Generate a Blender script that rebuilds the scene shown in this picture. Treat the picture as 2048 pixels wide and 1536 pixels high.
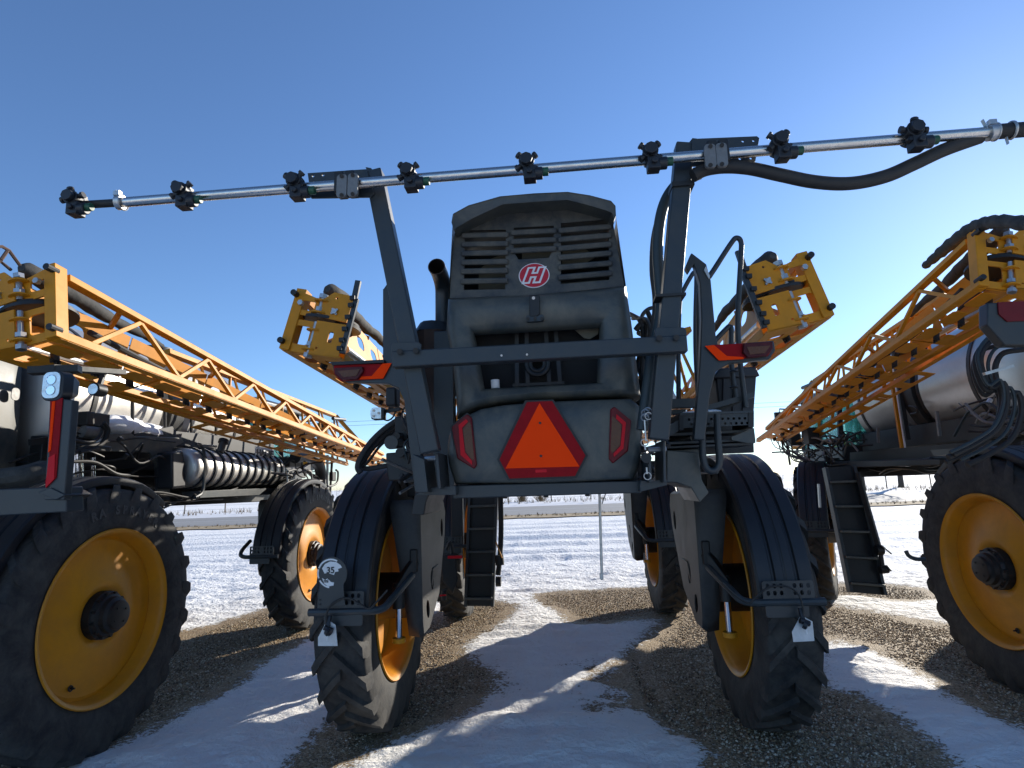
import bpy, bmesh, math, random
import numpy as np
from mathutils import Vector, Matrix, Quaternion
from mathutils.geometry import tessellate_polygon

random.seed(7); rng = np.random.default_rng(7)
S = bpy.context.scene
for o in list(bpy.data.objects): bpy.data.objects.remove(o)
C = S.collection
R_ = math.radians

# ------------------------------------------------------------------ camera
CAM = Vector((0.0365, -4.6704, 1.753)); YAW, PITCH, ROLL, FPX = 0.0732, 0.1696, -0.0366, 1163.5
FW = Vector((-math.sin(YAW)*math.cos(PITCH), math.cos(YAW)*math.cos(PITCH), math.sin(PITCH)))
_r0 = Vector((math.cos(YAW), math.sin(YAW), 0)); _u0 = _r0.cross(FW)
RT = _r0*math.cos(ROLL) + _u0*math.sin(ROLL); UP = -_r0*math.sin(ROLL) + _u0*math.cos(ROLL)
cd = bpy.data.cameras.new('camera'); cam = bpy.data.objects.new('camera', cd); C.objects.link(cam)
cd.sensor_fit = 'HORIZONTAL'; cd.sensor_width = 36; cd.lens = FPX/2048*36; cd.clip_start = 0.05; cd.clip_end = 4000
cam.matrix_world = Matrix(((RT.x, UP.x, -FW.x, CAM.x), (RT.y, UP.y, -FW.y, CAM.y), (RT.z, UP.z, -FW.z, CAM.z), (0, 0, 0, 1)))
S.camera = cam

# ------------------------------------------------------------------ sky, sun, exposure
SUN_AZ, SUN_EL = R_(39.3), R_(19.4)          # azimuth from +y towards +x
w = bpy.data.worlds.new('World'); S.world = w; w.use_nodes = True
nt = w.node_tree; bg = nt.nodes['Background']; sky = nt.nodes.new('ShaderNodeTexSky')
sky.sky_type = 'NISHITA'; sky.sun_disc = False; sky.sun_elevation = SUN_EL; sky.sun_rotation = SUN_AZ
sky.altitude = 400; sky.air_density = 1.0; sky.dust_density = 0.12; sky.ozone_density = 5.0
tint = nt.nodes.new('ShaderNodeMix'); tint.data_type = 'RGBA'; tint.blend_type = 'MULTIPLY'; tint.inputs['Factor'].default_value = 1; tint.inputs['B'].default_value = (0.99, 0.98, 1.02, 1)
nt.links.new(sky.outputs[0], tint.inputs['A']); nt.links.new(tint.outputs['Result'], bg.inputs[0]); bg.inputs[1].default_value = 0.125
sd = bpy.data.lights.new('sun', 'SUN'); sd.energy = 4.9; sd.angle = R_(0.55); sd.color = (1, 0.93, 0.82)
sun = bpy.data.objects.new('sun', sd); C.objects.link(sun)
sdir = Vector((math.sin(SUN_AZ)*math.cos(SUN_EL), math.cos(SUN_AZ)*math.cos(SUN_EL), math.sin(SUN_EL)))
sun.rotation_euler = sdir.to_track_quat('Z', 'Y').to_euler(); sun.location = sdir*50
S.view_settings.view_transform = 'Standard'; S.view_settings.look = 'None'; S.view_settings.gamma = 1
S.view_settings.use_curve_mapping = False; S.view_settings.exposure = 0.64
S.render.engine = 'CYCLES'

# ------------------------------------------------------------------ pixel -> point on a known plane
def ray(px, py): return FW + RT*((px-1024)/FPX) + UP*((768-py)/FPX)
def P(px, py, x=None, y=None, z=None):
    d = ray(px, py)
    t = (x-CAM.x)/d.x if x is not None else (y-CAM.y)/d.y if y is not None else (z-CAM.z)/d.z
    return CAM + d*t
def PY(pts, y): return [P(a, b, y=y) for a, b in pts]
def PX(pts, x): return [P(a, b, x=x) for a, b in pts]

# ------------------------------------------------------------------ materials
MATS = {}
def mat(name, col, rough=0.5, metal=0.0, dust=None, dust_amt=0.0, scale=8.0, bump=0.0, bscale=60.0, spec=0.5, coat=0.0, var=0.0, trans=0.0, alpha=1.0, rvar=0.15):
    if name in MATS: return MATS[name]
    m = bpy.data.materials.new(name); m.use_nodes = True; MATS[name] = m
    n = m.node_tree.nodes; l = m.node_tree.links; b = n['Principled BSDF']
    b.inputs['Base Color'].default_value = (*col, 1); b.inputs['Roughness'].default_value = rough; b.inputs['Metallic'].default_value = metal
    b.inputs['Specular IOR Level'].default_value = spec; b.inputs['Coat Weight'].default_value = coat
    b.inputs['Transmission Weight'].default_value = trans; b.inputs['Alpha'].default_value = alpha
    tc = n.new('ShaderNodeTexCoord')
    if dust is not None or var > 0:
        a = n.new('ShaderNodeTexNoise'); a.inputs['Scale'].default_value = scale; a.inputs['Detail'].default_value = 8; a.inputs['Roughness'].default_value = 0.72; a.inputs['Distortion'].default_value = 0.4
        l.new(tc.outputs['Object'], a.inputs['Vector'])
        r = n.new('ShaderNodeValToRGB'); r.color_ramp.elements[0].position = 0.38; r.color_ramp.elements[1].position = 0.72
        l.new(a.outputs['Fac'], r.inputs['Fac'])
        mx = n.new('ShaderNodeMix'); mx.data_type = 'RGBA'
        d = dust if dust is not None else tuple(c*(1-var) for c in col)
        mul = n.new('ShaderNodeMath'); mul.operation = 'MULTIPLY'; mul.inputs[1].default_value = dust_amt if dust is not None else 1.0
        l.new(r.outputs['Color'], mul.inputs[0]); l.new(mul.outputs[0], mx.inputs['Factor'])
        mx.inputs['A'].default_value = (*col, 1); mx.inputs['B'].default_value = (*d, 1)
        l.new(mx.outputs['Result'], b.inputs['Base Color'])
        ro = n.new('ShaderNodeMath'); ro.operation = 'MULTIPLY_ADD'; ro.inputs[1].default_value = rvar; ro.inputs[2].default_value = rough
        ro.use_clamp = True
        l.new(mul.outputs[0], ro.inputs[0]); l.new(ro.outputs[0], b.inputs['Roughness'])
    if bump > 0:
        a2 = n.new('ShaderNodeTexNoise'); a2.inputs['Scale'].default_value = bscale; a2.inputs['Detail'].default_value = 5
        l.new(tc.outputs['Object'], a2.inputs['Vector'])
        bp_ = n.new('ShaderNodeBump'); bp_.inputs['Strength'].default_value = bump; bp_.inputs['Distance'].default_value = 0.01
        l.new(a2.outputs['Fac'], bp_.inputs['Height']); l.new(bp_.outputs['Normal'], b.inputs['Normal'])
    return m
DUST = (0.20, 0.175, 0.135)
M = dict(
 rubber=mat('rubber', (0.010, 0.0105, 0.012), 0.75, dust=(0.085, 0.078, 0.066), dust_amt=0.75, scale=6, bump=0.25, bscale=45),
 dusty_rubber=mat('dusty rubber', (0.03, 0.03, 0.03), 0.85, dust=(0.22, 0.20, 0.16), dust_amt=0.9, scale=4, bump=0.25, bscale=45),
 yellow=mat('yellow paint', (0.60, 0.232, 0.004), 0.5, dust=(0.40, 0.175, 0.02), dust_amt=0.6, scale=6, spec=0.3),
 wheel_yellow=mat('wheel yellow', (0.62, 0.245, 0.004), 0.45, dust=(0.38, 0.16, 0.025), dust_amt=0.6, scale=3.5, spec=0.4, bump=0.03, bscale=120),
 grey=mat('machine grey', (0.033, 0.041, 0.042), 0.40, dust=(0.135, 0.122, 0.09), dust_amt=0.85, scale=4.5, bump=0.02, bscale=90),
 panel=mat('grille grey', (0.026, 0.031, 0.035), 0.6, dust=(0.125, 0.115, 0.09), dust_amt=0.9, scale=7, bump=0.04, bscale=90),
 frame=mat('frame grey', (0.017, 0.024, 0.029), 0.40, dust=(0.045, 0.043, 0.036), dust_amt=0.6, scale=7, bump=0.03, bscale=80),
 black=mat('black steel', (0.006, 0.0065, 0.007), 0.5, dust=(0.022, 0.020, 0.017), dust_amt=0.7, scale=9),
 plastic=mat('black plastic', (0.007, 0.008, 0.011), 0.46, dust=(0.022, 0.023, 0.026), dust_amt=0.5, scale=6, bump=0.04, bscale=200),
 shield=mat('moulded black plastic', (0.014, 0.014, 0.015), 0.5, dust=(0.06, 0.057, 0.05), dust_amt=0.7, scale=5, bump=0.05, bscale=150),
 hose=mat('black hose', (0.010, 0.0095, 0.009), 0.6, dust=(0.04, 0.032, 0.026), dust_amt=0.6, scale=14, bump=0.1, bscale=300),
 bluehose=mat('blue black hose', (0.014, 0.026, 0.03), 0.5, dust=(0.035, 0.042, 0.042), dust_amt=0.5, scale=14),
 stainless=mat('stainless', (0.62, 0.60, 0.57), 0.24, 1.0, dust=(0.42, 0.39, 0.35), dust_amt=0.6, scale=12),
 tank=mat('stainless tank', (0.43, 0.41, 0.385), 0.36, 1.0, dust=(0.33, 0.30, 0.26), dust_amt=0.55, scale=3, bump=0.04, bscale=3),
 polytank=mat('pale dusty tank', (0.52, 0.51, 0.49), 0.38, 0.75, dust=(0.60, 0.57, 0.50), dust_amt=0.7, scale=3),
 chrome=mat('chrome rod', (0.75, 0.75, 0.76), 0.12, 1.0),
 zinc=mat('zinc', (0.50, 0.50, 0.49), 0.38, 0.9, dust=(0.30, 0.28, 0.25), dust_amt=0.6, scale=40),
 clampgrey=mat('cast clamp grey', (0.20, 0.195, 0.185), 0.5, 0.5, dust=(0.13, 0.125, 0.12), dust_amt=0.7, scale=30),
 green=mat('green cap plastic', (0.012, 0.075, 0.035), 0.42, var=0.4, scale=30),
 orange=mat('fluorescent orange', (1.0, 0.058, 0.006), 0.85, dust=(0.95, 0.05, 0.006), dust_amt=0.5, scale=12, spec=0.05),
 lampred=mat('smoked red lamp', (0.14, 0.005, 0.008), 0.4, dust=(0.09, 0.005, 0.007), dust_amt=0.6, scale=25, spec=0.25),
 deepred=mat('deep red reflector', (0.30, 0.006, 0.010), 0.55, dust=(0.20, 0.008, 0.010), dust_amt=0.6, scale=25, spec=0.1),
 redstrip=mat('red strip', (0.62, 0.012, 0.02), 0.5, dust=(0.45, 0.012, 0.02), dust_amt=0.5, scale=25, spec=0.15),
 lens=mat('dark red lens', (0.075, 0.005, 0.008), 0.35, spec=0.25, var=0.4, scale=30),
 amber=mat('amber brown lens', (0.135, 0.055, 0.028), 0.22, dust=(0.09, 0.04, 0.022), dust_amt=0.8, scale=40, spec=0.2),
 white=mat('white paint', (0.75, 0.75, 0.74), 0.5, dust=(0.5, 0.48, 0.44), dust_amt=0.5, scale=20),
 logo_red=mat('logo red', (0.50, 0.012, 0.025), 0.35, var=0.2, scale=20),
 alu=mat('aluminium tag', (0.55, 0.57, 0.58), 0.45, 0.3, dust=(0.36, 0.36, 0.35), dust_amt=0.5, scale=25),
 core=mat('radiator core', (0.006, 0.006, 0.006), 0.8, dust=(0.02, 0.018, 0.015), dust_amt=0.8, scale=6, bump=0.4, bscale=400),
 shroud=mat('dusty tan duct', (0.10, 0.088, 0.06), 0.75, dust=(0.10, 0.085, 0.06), dust_amt=0.8, scale=6),
 rust=mat('heat rusted steel', (0.085, 0.045, 0.03), 0.75, dust=(0.045, 0.035, 0.03), dust_amt=0.9, scale=9),
 soot=mat('sooty brown', (0.02, 0.013, 0.008), 0.9, var=0.4),
 glass=mat('tinted cab glass', (0.10, 0.42, 0.40), 0.05, trans=0.75, alpha=0.75, var=0.1),
 lampglass=mat('work lamp glass', (0.72, 0.74, 0.75), 0.18, 0.6, var=0.35, scale=18),
 canvas=mat('black canvas wrap', (0.022, 0.023, 0.022), 0.8, dust=(0.09, 0.085, 0.075), dust_amt=0.8, scale=10, bump=0.5, bscale=25),
 snow=None, woodpost=mat('weathered wood', (0.16, 0.13, 0.10), 0.9, var=0.4, scale=20, bump=0.4),
 bark=mat('grey bark', (0.10, 0.083, 0.068), 0.95, var=0.5, scale=6, bump=0.6, bscale=15),
 straw=mat('dry weeds', (0.21, 0.145, 0.075), 0.95, var=0.45, scale=30),
)
def node_mat(name):
    m = bpy.data.materials.new(name); m.use_nodes = True; MATS[name] = m
    return m, m.node_tree.nodes, m.node_tree.links, m.node_tree.nodes['Principled BSDF']

# ------------------------------------------------------------------ mesh building
ORG = {}
class MB:
    def __init__(s): s.v = []; s.f = []
    def add(s, vs, fs):
        o = len(s.v); s.v += [Vector(p) for p in vs]; s.f += [[i+o for i in f] for f in fs]; return s
    def box(s, c, d, rot=None):
        c = Vector(c); q = rot or Matrix.Identity(3)
        vs = [c + q @ Vector((x*d[0]/2, y*d[1]/2, z*d[2]/2)) for x in (-1, 1) for y in (-1, 1) for z in (-1, 1)]
        return s.add(vs, [(0, 1, 3, 2), (4, 6, 7, 5), (0, 4, 5, 1), (2, 3, 7, 6), (0, 2, 6, 4), (1, 5, 7, 3)])
    def bar(s, a, b, w_, h, up=(0, 0, 1), w2=None, h2=None):
        a = Vector(a); b = Vector(b); d = (b-a).normalized(); u = Vector(up); r = d.cross(u)
        if r.length < 1e-4: r = d.cross(Vector((0, 1, 0)))
        r.normalize(); u = r.cross(d); vs = []
        for p, ww, hh in ((a, w_, h), (b, w2 or w_, h2 or h)):
            vs += [p + r*(i*ww/2) + u*(j*hh/2) for i, j in ((-1, -1), (1, -1), (1, 1), (-1, 1))]
        return s.add(vs, [(0, 1, 2, 3), (7, 6, 5, 4), (0, 4, 5, 1), (1, 5, 6, 2), (2, 6, 7, 3), (3, 7, 4, 0)])
    def tube(s, pts, r, n=10, cap=True, closed=False):
        pts = [Vector(p) for p in pts]; k = len(pts); rs = r if isinstance(r, (list, tuple)) else [r]*k
        prev = None; vs = []; fs = []
        for i, p in enumerate(pts):
            t = ((pts[(i+1) % k] - pts[i-1]) if closed else (pts[min(i+1, k-1)] - pts[max(i-1, 0)])).normalized()
            if prev is None:
                a = t.cross(Vector((0, 0, 1)));
                if a.length < 0.05: a = t.cross(Vector((0, 1, 0)))
            else: a = prev - t*prev.dot(t)
            a.normalize(); prev = a; b = t.cross(a)
            vs += [p + (a*math.cos(2*math.pi*j/n) + b*math.sin(2*math.pi*j/n))*rs[i] for j in range(n)]
        for i in range(k if closed else k-1):
            for j in range(n): fs.append((i*n+j, i*n+(j+1) % n, ((i+1) % k)*n+(j+1) % n, ((i+1) % k)*n+j))
        if cap and not closed: fs += [tuple(range(n))[::-1], tuple((k-1)*n+j for j in range(n))]
        return s.add(vs, fs)
    def cyl(s, a, b, r, n=16, r2=None): return s.tube([a, b], [r, r if r2 is None else r2], n)
    def ring(s, c, axis, R, r, n=20, m=6):
        c = Vector(c); q = Vector(axis).to_track_quat('Z', 'Y')
        return s.tube([c + q @ Vector((R*math.cos(t), R*math.sin(t), 0)) for t in [2*math.pi*i/n for i in range(n)]], r, m, closed=True)
    def lathe(s, c, axis, prof, n=48, a0=0, a1=2*math.pi, closed_prof=False):
        # prof: (axial, radius)
        c = Vector(c); q = Vector(axis).to_track_quat('Z', 'Y'); full = abs(a1-a0-2*math.pi) < 1e-6
        k = len(prof); cols = n if full else n+1; vs = []; fs = []
        for i in range(cols):
            t = a0 + (a1-a0)*i/n
            vs += [c + q @ Vector((r*math.cos(t), r*math.sin(t), x)) for x, r in prof]
        for i in range(n):
            for j in range(k if closed_prof else k-1):
                i2 = (i+1) % cols; j2 = (j+1) % k
                fs.append((i*k+j, i2*k+j, i2*k+j2, i*k+j2))
        return s.add(vs, fs)
    def plate(s, pts, thick, holes=()):
        # planar polygon (3D points) with holes, extruded along vector thick
        th = Vector(thick); loops = [[Vector(p) for p in pts]] + [[Vector(p) for p in h] for h in holes]
        flat = [p for lp in loops for p in lp]; n = len(flat)
        tri = tessellate_polygon(loops)
        vs = flat + [p+th for p in flat]; fs = [tuple(t) for t in tri] + [tuple(i+n for i in reversed(t)) for t in tri]
        o = 0
        for lp in loops:
            k = len(lp)
            for i in range(k): fs.append((o+i, o+(i+1) % k, n+o+(i+1) % k, n+o+i))
            o += k
        return s.add(vs, fs)
    def loft(s, rings, closed=True, cap0=False, cap1=False):
        k = len(rings[0]); vs = [p for r in rings for p in r]; fs = []
        for i in range(len(rings)-1):
            for j in range(k if closed else k-1): fs.append((i*k+j, i*k+(j+1) % k, (i+1)*k+(j+1) % k, (i+1)*k+j))
        if cap0: fs.append(tuple(range(k))[::-1])
        if cap1: fs.append(tuple((len(rings)-1)*k+j for j in range(k)))
        return s.add(vs, fs)
    def mesh(s, name, org=(0, 0, 0), smooth=35):
        me = bpy.data.meshes.new(name); og = Vector(org)
        me.from_pydata([p-og for p in s.v], [], s.f)
        bm = bmesh.new(); bm.from_mesh(me); bmesh.ops.recalc_face_normals(bm, faces=bm.faces); bm.to_mesh(me); bm.free()
        if smooth:
            me.shade_smooth(); me.set_sharp_from_angle(angle=R_(smooth))
        return me
    def build(s, name, m, parent=None, bev=0, smooth=35, label=None):
        og = ORG[parent.name] if parent is not None else Vector((0, 0, 0))
        me = s.mesh(name, og, smooth); me.materials.append(M[m] if isinstance(m, str) else m)
        o = bpy.data.objects.new(name, me); C.objects.link(o)
        if parent is not None: o.parent = parent
        ORG[o.name] = og
        if bev:
            b = o.modifiers.new('bevel', 'BEVEL'); b.width = bev; b.segments = 2; b.limit_method = 'ANGLE'; b.angle_limit = R_(40)
        if label: o['label'] = label
        return o
def thing(name, label, cat, loc=(0, 0, 0), group=None):
    o = bpy.data.objects.new(name, None); C.objects.link(o); o.location = loc; o.empty_display_size = 0.3
    ORG[o.name] = Vector(loc); o['label'] = label; o['category'] = cat
    if group: o['group'] = group
    return o
def tag(o, label, cat, group=None):
    o['label'] = label; o['category'] = cat
    if group: o['group'] = group
    return o
def mid(a, b, t=0.5): return Vector(a)*(1-t) + Vector(b)*t
def arc(c, u, v, r, a0, a1, n): return [Vector(c) + (Vector(u)*math.cos(a0+(a1-a0)*i/n) + Vector(v)*math.sin(a0+(a1-a0)*i/n))*r for i in range(n+1)]
def spline(pts, n=6):
    p = [Vector(q) for q in pts]; out = []
    for i in range(len(p)-1):
        a, b, c, d = p[max(i-1, 0)], p[i], p[i+1], p[min(i+2, len(p)-1)]
        for j in range(n):
            t = j/n; out.append(0.5*((2*b) + (c-a)*t + (2*a-5*b+4*c-d)*t*t + (3*b-a-3*c+d)*t**3))
    return out + [p[-1]]
def rrect(c, u, v, a, b, r, n=3):
    c, u, v = Vector(c), Vector(u), Vector(v); o = []
    for sx, sy, t0 in ((1, 1, 0), (-1, 1, 1), (-1, -1, 2), (1, -1, 3)):
        cc = c + u*sx*(a-r) + v*sy*(b-r)
        for i in range(n+1):
            t = (t0 + i/n)*math.pi/2; o.append(cc + u*r*math.cos(t) + v*r*math.sin(t))
    return o
def text_mesh(s, size, depth=0.0, bold=0.0):
    cu = bpy.data.curves.new('text', 'FONT'); cu.body = s; cu.size = size; cu.align_x = 'CENTER'; cu.align_y = 'CENTER'; cu.extrude = depth; cu.offset = bold
    o = bpy.data.objects.new('text', cu); C.objects.link(o); dg = bpy.context.evaluated_depsgraph_get()
    me = bpy.data.meshes.new_from_object(o.evaluated_get(dg)); bpy.data.objects.remove(o); bpy.data.curves.remove(cu)
    return me
def put_text(name, s, size, pos, u, v, m, parent, depth=0.001, bold=0.0, sx=1.0):
    me = text_mesh(s, size, depth, bold); u = Vector(u).normalized(); v = Vector(v).normalized(); nrm = u.cross(v)
    for q in me.vertices:
        c = q.co.copy(); q.co = Vector(pos) + u*c.x*sx + v*c.y + nrm*c.z - ORG[parent.name]
    me.materials.clear(); me.materials.append(M[m]); o = bpy.data.objects.new(name, me); C.objects.link(o); o.parent = parent; ORG[o.name] = ORG[parent.name]
    return o
def inst(o, parent, name=None, loc=None):
    c = o.copy(); C.objects.link(c); c.parent = parent
    if loc is not None: c.location = loc
    return c
# ------------------------------------------------------------------ ground, snow, road
def poly_mask(poly, X, Y):
    inside = np.zeros(X.shape, bool); n = len(poly)
    for i in range(n):
        (x0, y0), (x1, y1) = poly[i], poly[(i+1) % n]
        c = ((y0 > Y) != (y1 > Y)); 
        with np.errstate(divide='ignore', invalid='ignore'): xx = (x1-x0)*(Y-y0)/(y1-y0+1e-12)+x0
        inside ^= c & (X < xx)
    return inside
def gp(pts): return [(lambda q: (q.x, q.y))(P(a, b, z=0)) for a, b in pts]
GRAVEL = [
 gp([(-700, 1536), (-500, 1330), (100, 1290), (355, 1268), (430, 1248), (545, 1214), (625, 1208), (655, 1238), (630, 1270), (570, 1305), (500, 1345), (455, 1392), (420, 1412), (300, 1470), (130, 1536), (-100, 1700)]),
 gp([(600, 1490), (650, 1442), (700, 1425), (760, 1330), (800, 1255), (880, 1222), (930, 1203), (1000, 1200), (1047, 1213), (1010, 1240), (970, 1268), (928, 1300), (960, 1335), (990, 1355), (985, 1400), (930, 1440), (855, 1465), (760, 1500), (680, 1545), (560, 1700), (500, 1640)]),
 gp([(1058, 1190), (1150, 1180), (1260, 1176), (1390, 1172), (1400, 1200), (1350, 1218), (1290, 1242), (1220, 1256), (1132, 1257), (1112, 1228)]),
 gp([(1360, 1205), (1430, 1190), (1560, 1180), (1660, 1168), (1780, 1170), (1870, 1178), (1900, 1205), (1780, 1206), (1700, 1190), (1650, 1192), (1645, 1262), (1640, 1290), (1640, 1375), (1700, 1390), (1770, 1420), (1830, 1470), (1880, 1500), (1960, 1600), (1900, 1800), (1400, 1800), (1450, 1536), (1400, 1480), (1300, 1440), (1255, 1350), (1258, 1310), (1300, 1260), (1330, 1240)]),
 gp([(1640, 1205), (1720, 1222), (1800, 1232), (1880, 1246), (1960, 1250), (2300, 1240), (2500, 1400), (2300, 1560), (2048, 1465), (1960, 1425), (1880, 1385), (1800, 1335), (1740, 1300), (1680, 1277), (1640, 1272)]),
 gp([(1150, 1350), (1172, 1352), (1178, 1395), (1192, 1420), (1207, 1500), (1195, 1515), (1165, 1470), (1152, 1410)]),
]
def smooth_noise(X, Y, s, seed):
    r = np.random.default_rng(seed); n = 256; g = r.random((n, n))
    u = X/s; v = Y/s; i = np.floor(u).astype(int); j = np.floor(v).astype(int); a = u-i; b = v-j
    a = a*a*(3-2*a); b = b*b*(3-2*b); i0 = i % n; i1 = (i+1) % n; j0 = j % n; j1 = (j+1) % n
    return (g[i0, j0]*(1-a)+g[i1, j0]*a)*(1-b) + (g[i0, j1]*(1-a)+g[i1, j1]*a)*b
def fbm(X, Y, s, seed, o=4): return sum(smooth_noise(X, Y, s/2**k, seed+k)*0.5**k for k in range(o))/sum(0.5**k for k in range(o))
def box_blur(a, k):
    for ax in (0, 1):
        c = np.cumsum(np.concatenate([np.repeat(np.take(a, [0], ax), k+1, ax), a, np.repeat(np.take(a, [-1], ax), k, ax)], ax), ax)
        n = a.shape[ax]; a = (np.take(c, range(2*k+1, 2*k+1+n), ax) - np.take(c, range(0, n), ax))/(2*k+1)
    return a
FX = np.arange(-9, 9.001, 0.045); FY = np.arange(-5.5, 9.001, 0.045)
def grow(a, b, k, n): # geometric spacing outward
    t = np.linspace(0, 1, n)[1:]; return a + (b-a)*t**k
xs = np.concatenate([grow(-9, -1500, 3.2, 70)[::-1], FX, grow(9, 1500, 3.2, 70)])
ys = np.concatenate([grow(-5.5, -300, 3, 20)[::-1], FY, np.arange(9.1, 24, 0.15), grow(24, 2200, 3.2, 70)])
X, Y = np.meshgrid(xs, ys, indexing='ij')
def gravel_mask(X, Y):
    wx = X + (fbm(X, Y, 0.5, 3)-0.5)*0.22 + (fbm(X, Y, 0.13, 8, 2)-0.5)*0.07; wy = Y + (fbm(X, Y, 0.5, 13)-0.5)*0.30 + (fbm(X, Y, 0.13, 18, 2)-0.5)*0.09
    m = np.zeros(X.shape, bool)
    for g in GRAVEL: m |= poly_mask(g, wx, wy)
    return m
gm = gravel_mask(X, Y).astype(float)
sub = gm[70-1:70-1+len(FX), 19:19+len(FY)]
soft = gm.copy(); soft[70-1:70-1+len(FX), 19:19+len(FY)] = box_blur(box_blur(sub, 4), 4)
snow = 1-soft
thin = np.exp(-(((X-1.1)/1.0)**2 + ((Y+.1)/1.3)**2)) + .6*np.exp(-(((X-.1)/.8)**2 + ((Y-1.0)/.7)**2)); snow = snow - np.clip(thin, 0, 1)*np.clip((fbm(X, Y, .45, 211)-.42)*2.6, 0, .55)*(snow > .3)
near = np.clip(1-(Y-6)/8, 0, 1)
Z = (fbm(X, Y, 0.12, 31, 2)-0.5)*0.012*near
Z += snow*(0.026 + (fbm(X, Y, 0.9, 41)-0.5)*0.05 + (fbm(X*0.6, Y*1.3, 0.24, 51, 3)-0.5)*0.075*near + (fbm(X, Y, 0.1, 57, 2)-.5)*.018*near)
band = np.exp(-((Y-13)/6.5)**2)
Z += band*snow*((fbm(X*0.10, Y, 0.75, 61, 4)-0.5)*0.16 + (fbm(X, Y, 0.4, 66, 3)-0.5)*0.05)
for yy, ww in ((9.2, .22), (10.6, .2), (12.3, .25), (14.4, .25), (16.0, .3), (18.5, .3), (20.6, .3)):   # wheel ruts along the road
    c = yy + 0.03*X + (fbm(X, X*0, 6, 71)-0.5)*0.8
    Z += -0.045*np.exp(-((Y-c)/ww)**2) + 0.03*np.exp(-((Y-c-1.8*ww)/(ww*.6))**2)
mound = np.exp(-(((X-0.55)/0.5)**2 + ((Y-2.6)/1.2)**2)); Z += mound*0.06*snow
far = np.clip((Y-45)/200, 0, 1); Z += far*(fbm(X, Y, 160, 81)-0.55)*1.6
Z[(Y > 23) & (Y < 45)] *= 0.3
nx, ny = X.shape
me = bpy.data.meshes.new('ground'); idx = np.arange(nx*ny).reshape(nx, ny)
co = np.stack([X, Y, Z], -1).reshape(-1, 3); q = np.stack([idx[:-1, :-1], idx[1:, :-1], idx[1:, 1:], idx[:-1, 1:]], -1).reshape(-1, 4)
me.vertices.add(len(co)); me.vertices.foreach_set('co', co.ravel()); me.loops.add(q.size); me.loops.foreach_set('vertex_index', q.ravel())
me.polygons.add(len(q)); me.polygons.foreach_set('loop_start', np.arange(0, q.size, 4)); me.polygons.foreach_set('loop_total', np.full(len(q), 4)); me.update(); me.shade_smooth()
at = me.attributes.new('snow', 'FLOAT', 'POINT'); at.data.foreach_set('value', snow.ravel().astype(np.float32))
ground = bpy.data.objects.new('ground', me); C.objects.link(ground); ground['kind'] = 'structure'
m, n, l, b = node_mat('snowy gravel ground')
tc = n.new('ShaderNodeTexCoord'); av = n.new('ShaderNodeAttribute'); av.attribute_name = 'snow'
def noise(scale, detail=6, rough=0.6, vec=None):
    t = n.new('ShaderNodeTexNoise'); t.inputs['Scale'].default_value = scale; t.inputs['Detail'].default_value = detail; t.inputs['Roughness'].default_value = rough
    l.new(vec or tc.outputs['Object'], t.inputs['Vector']); return t.outputs['Fac']
def math_(op, a, c=None, cl=False):
    t = n.new('ShaderNodeMath'); t.operation = op; t.use_clamp = cl
    for i, q_ in enumerate((a, c)):
        if q_ is None: continue
        if isinstance(q_, (int, float)): t.inputs[i].default_value = q_
        else: l.new(q_, t.inputs[i])
    return t.outputs[0]
def ramp(fac, stops):
    t = n.new('ShaderNodeValToRGB'); cr = t.color_ramp
    while len(cr.elements) < len(stops): cr.elements.new(0.5)
    for e, (p_, c_) in zip(cr.elements, stops): e.position = p_; e.color = (*c_, 1)
    l.new(fac, t.inputs['Fac']); return t.outputs['Color']
def mixc(f, a, c):
    t = n.new('ShaderNodeMix'); t.data_type = 'RGBA'
    for nm, q_ in (('Factor', f), ('A', a), ('B', c)):
        if isinstance(q_, (int, float)): t.inputs[nm].default_value = q_
        elif isinstance(q_, tuple): t.inputs[nm].default_value = (*q_, 1)
        else: l.new(q_, t.inputs[nm])
    return t.outputs['Result']
vo = n.new('ShaderNodeTexVoronoi'); vo.inputs['Scale'].default_value = 70; l.new(tc.outputs['Object'], vo.inputs['Vector'])
stone = ramp(vo.outputs['Color'], [(0.0, (0.12, 0.08, 0.04)), (0.35, (0.25, 0.175, 0.095)), (0.6, (0.37, 0.27, 0.155)), (0.85, (0.50, 0.40, 0.27)), (1.0, (0.17, 0.13, 0.09))])
stone = mixc(math_('MULTIPLY', noise(2.2), 0.35), stone, (0.20, 0.14, 0.075))
sf = math_('ADD', av.outputs['Fac'], math_('MULTIPLY', math_('SUBTRACT', noise(30, 8, 0.75), 0.5), 1.7))
sf = math_('ADD', sf, math_('MULTIPLY', math_('SUBTRACT', noise(7, 5), 0.5), 0.7))
mr = n.new('ShaderNodeMapRange'); mr.inputs['From Min'].default_value = 0.44; mr.inputs['From Max'].default_value = 0.52; l.new(sf, mr.inputs['Value']); SN = mr.outputs[0]
snowc = mixc(math_('MULTIPLY', noise(3.1, 8), 0.35), (0.88, 0.87, 0.85), (0.74, 0.72, 0.68))
l.new(mixc(SN, stone, snowc), b.inputs['Base Color'])
b.inputs['Roughness'].default_value = 0.75; b.inputs['Specular IOR Level'].default_value = 0.3
hs = math_('ADD', math_('MULTIPLY', noise(13, 8, 0.6), 0.085), math_('MULTIPLY', noise(110, 4), 0.006))
hg = math_('MULTIPLY', vo.outputs['Distance'], -0.016)
hm = n.new('ShaderNodeMix'); hm.data_type = 'FLOAT'; l.new(SN, hm.inputs['Factor']); l.new(hg, hm.inputs['A']); l.new(math_('ADD', hs, 0.008), hm.inputs['B'])
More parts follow.
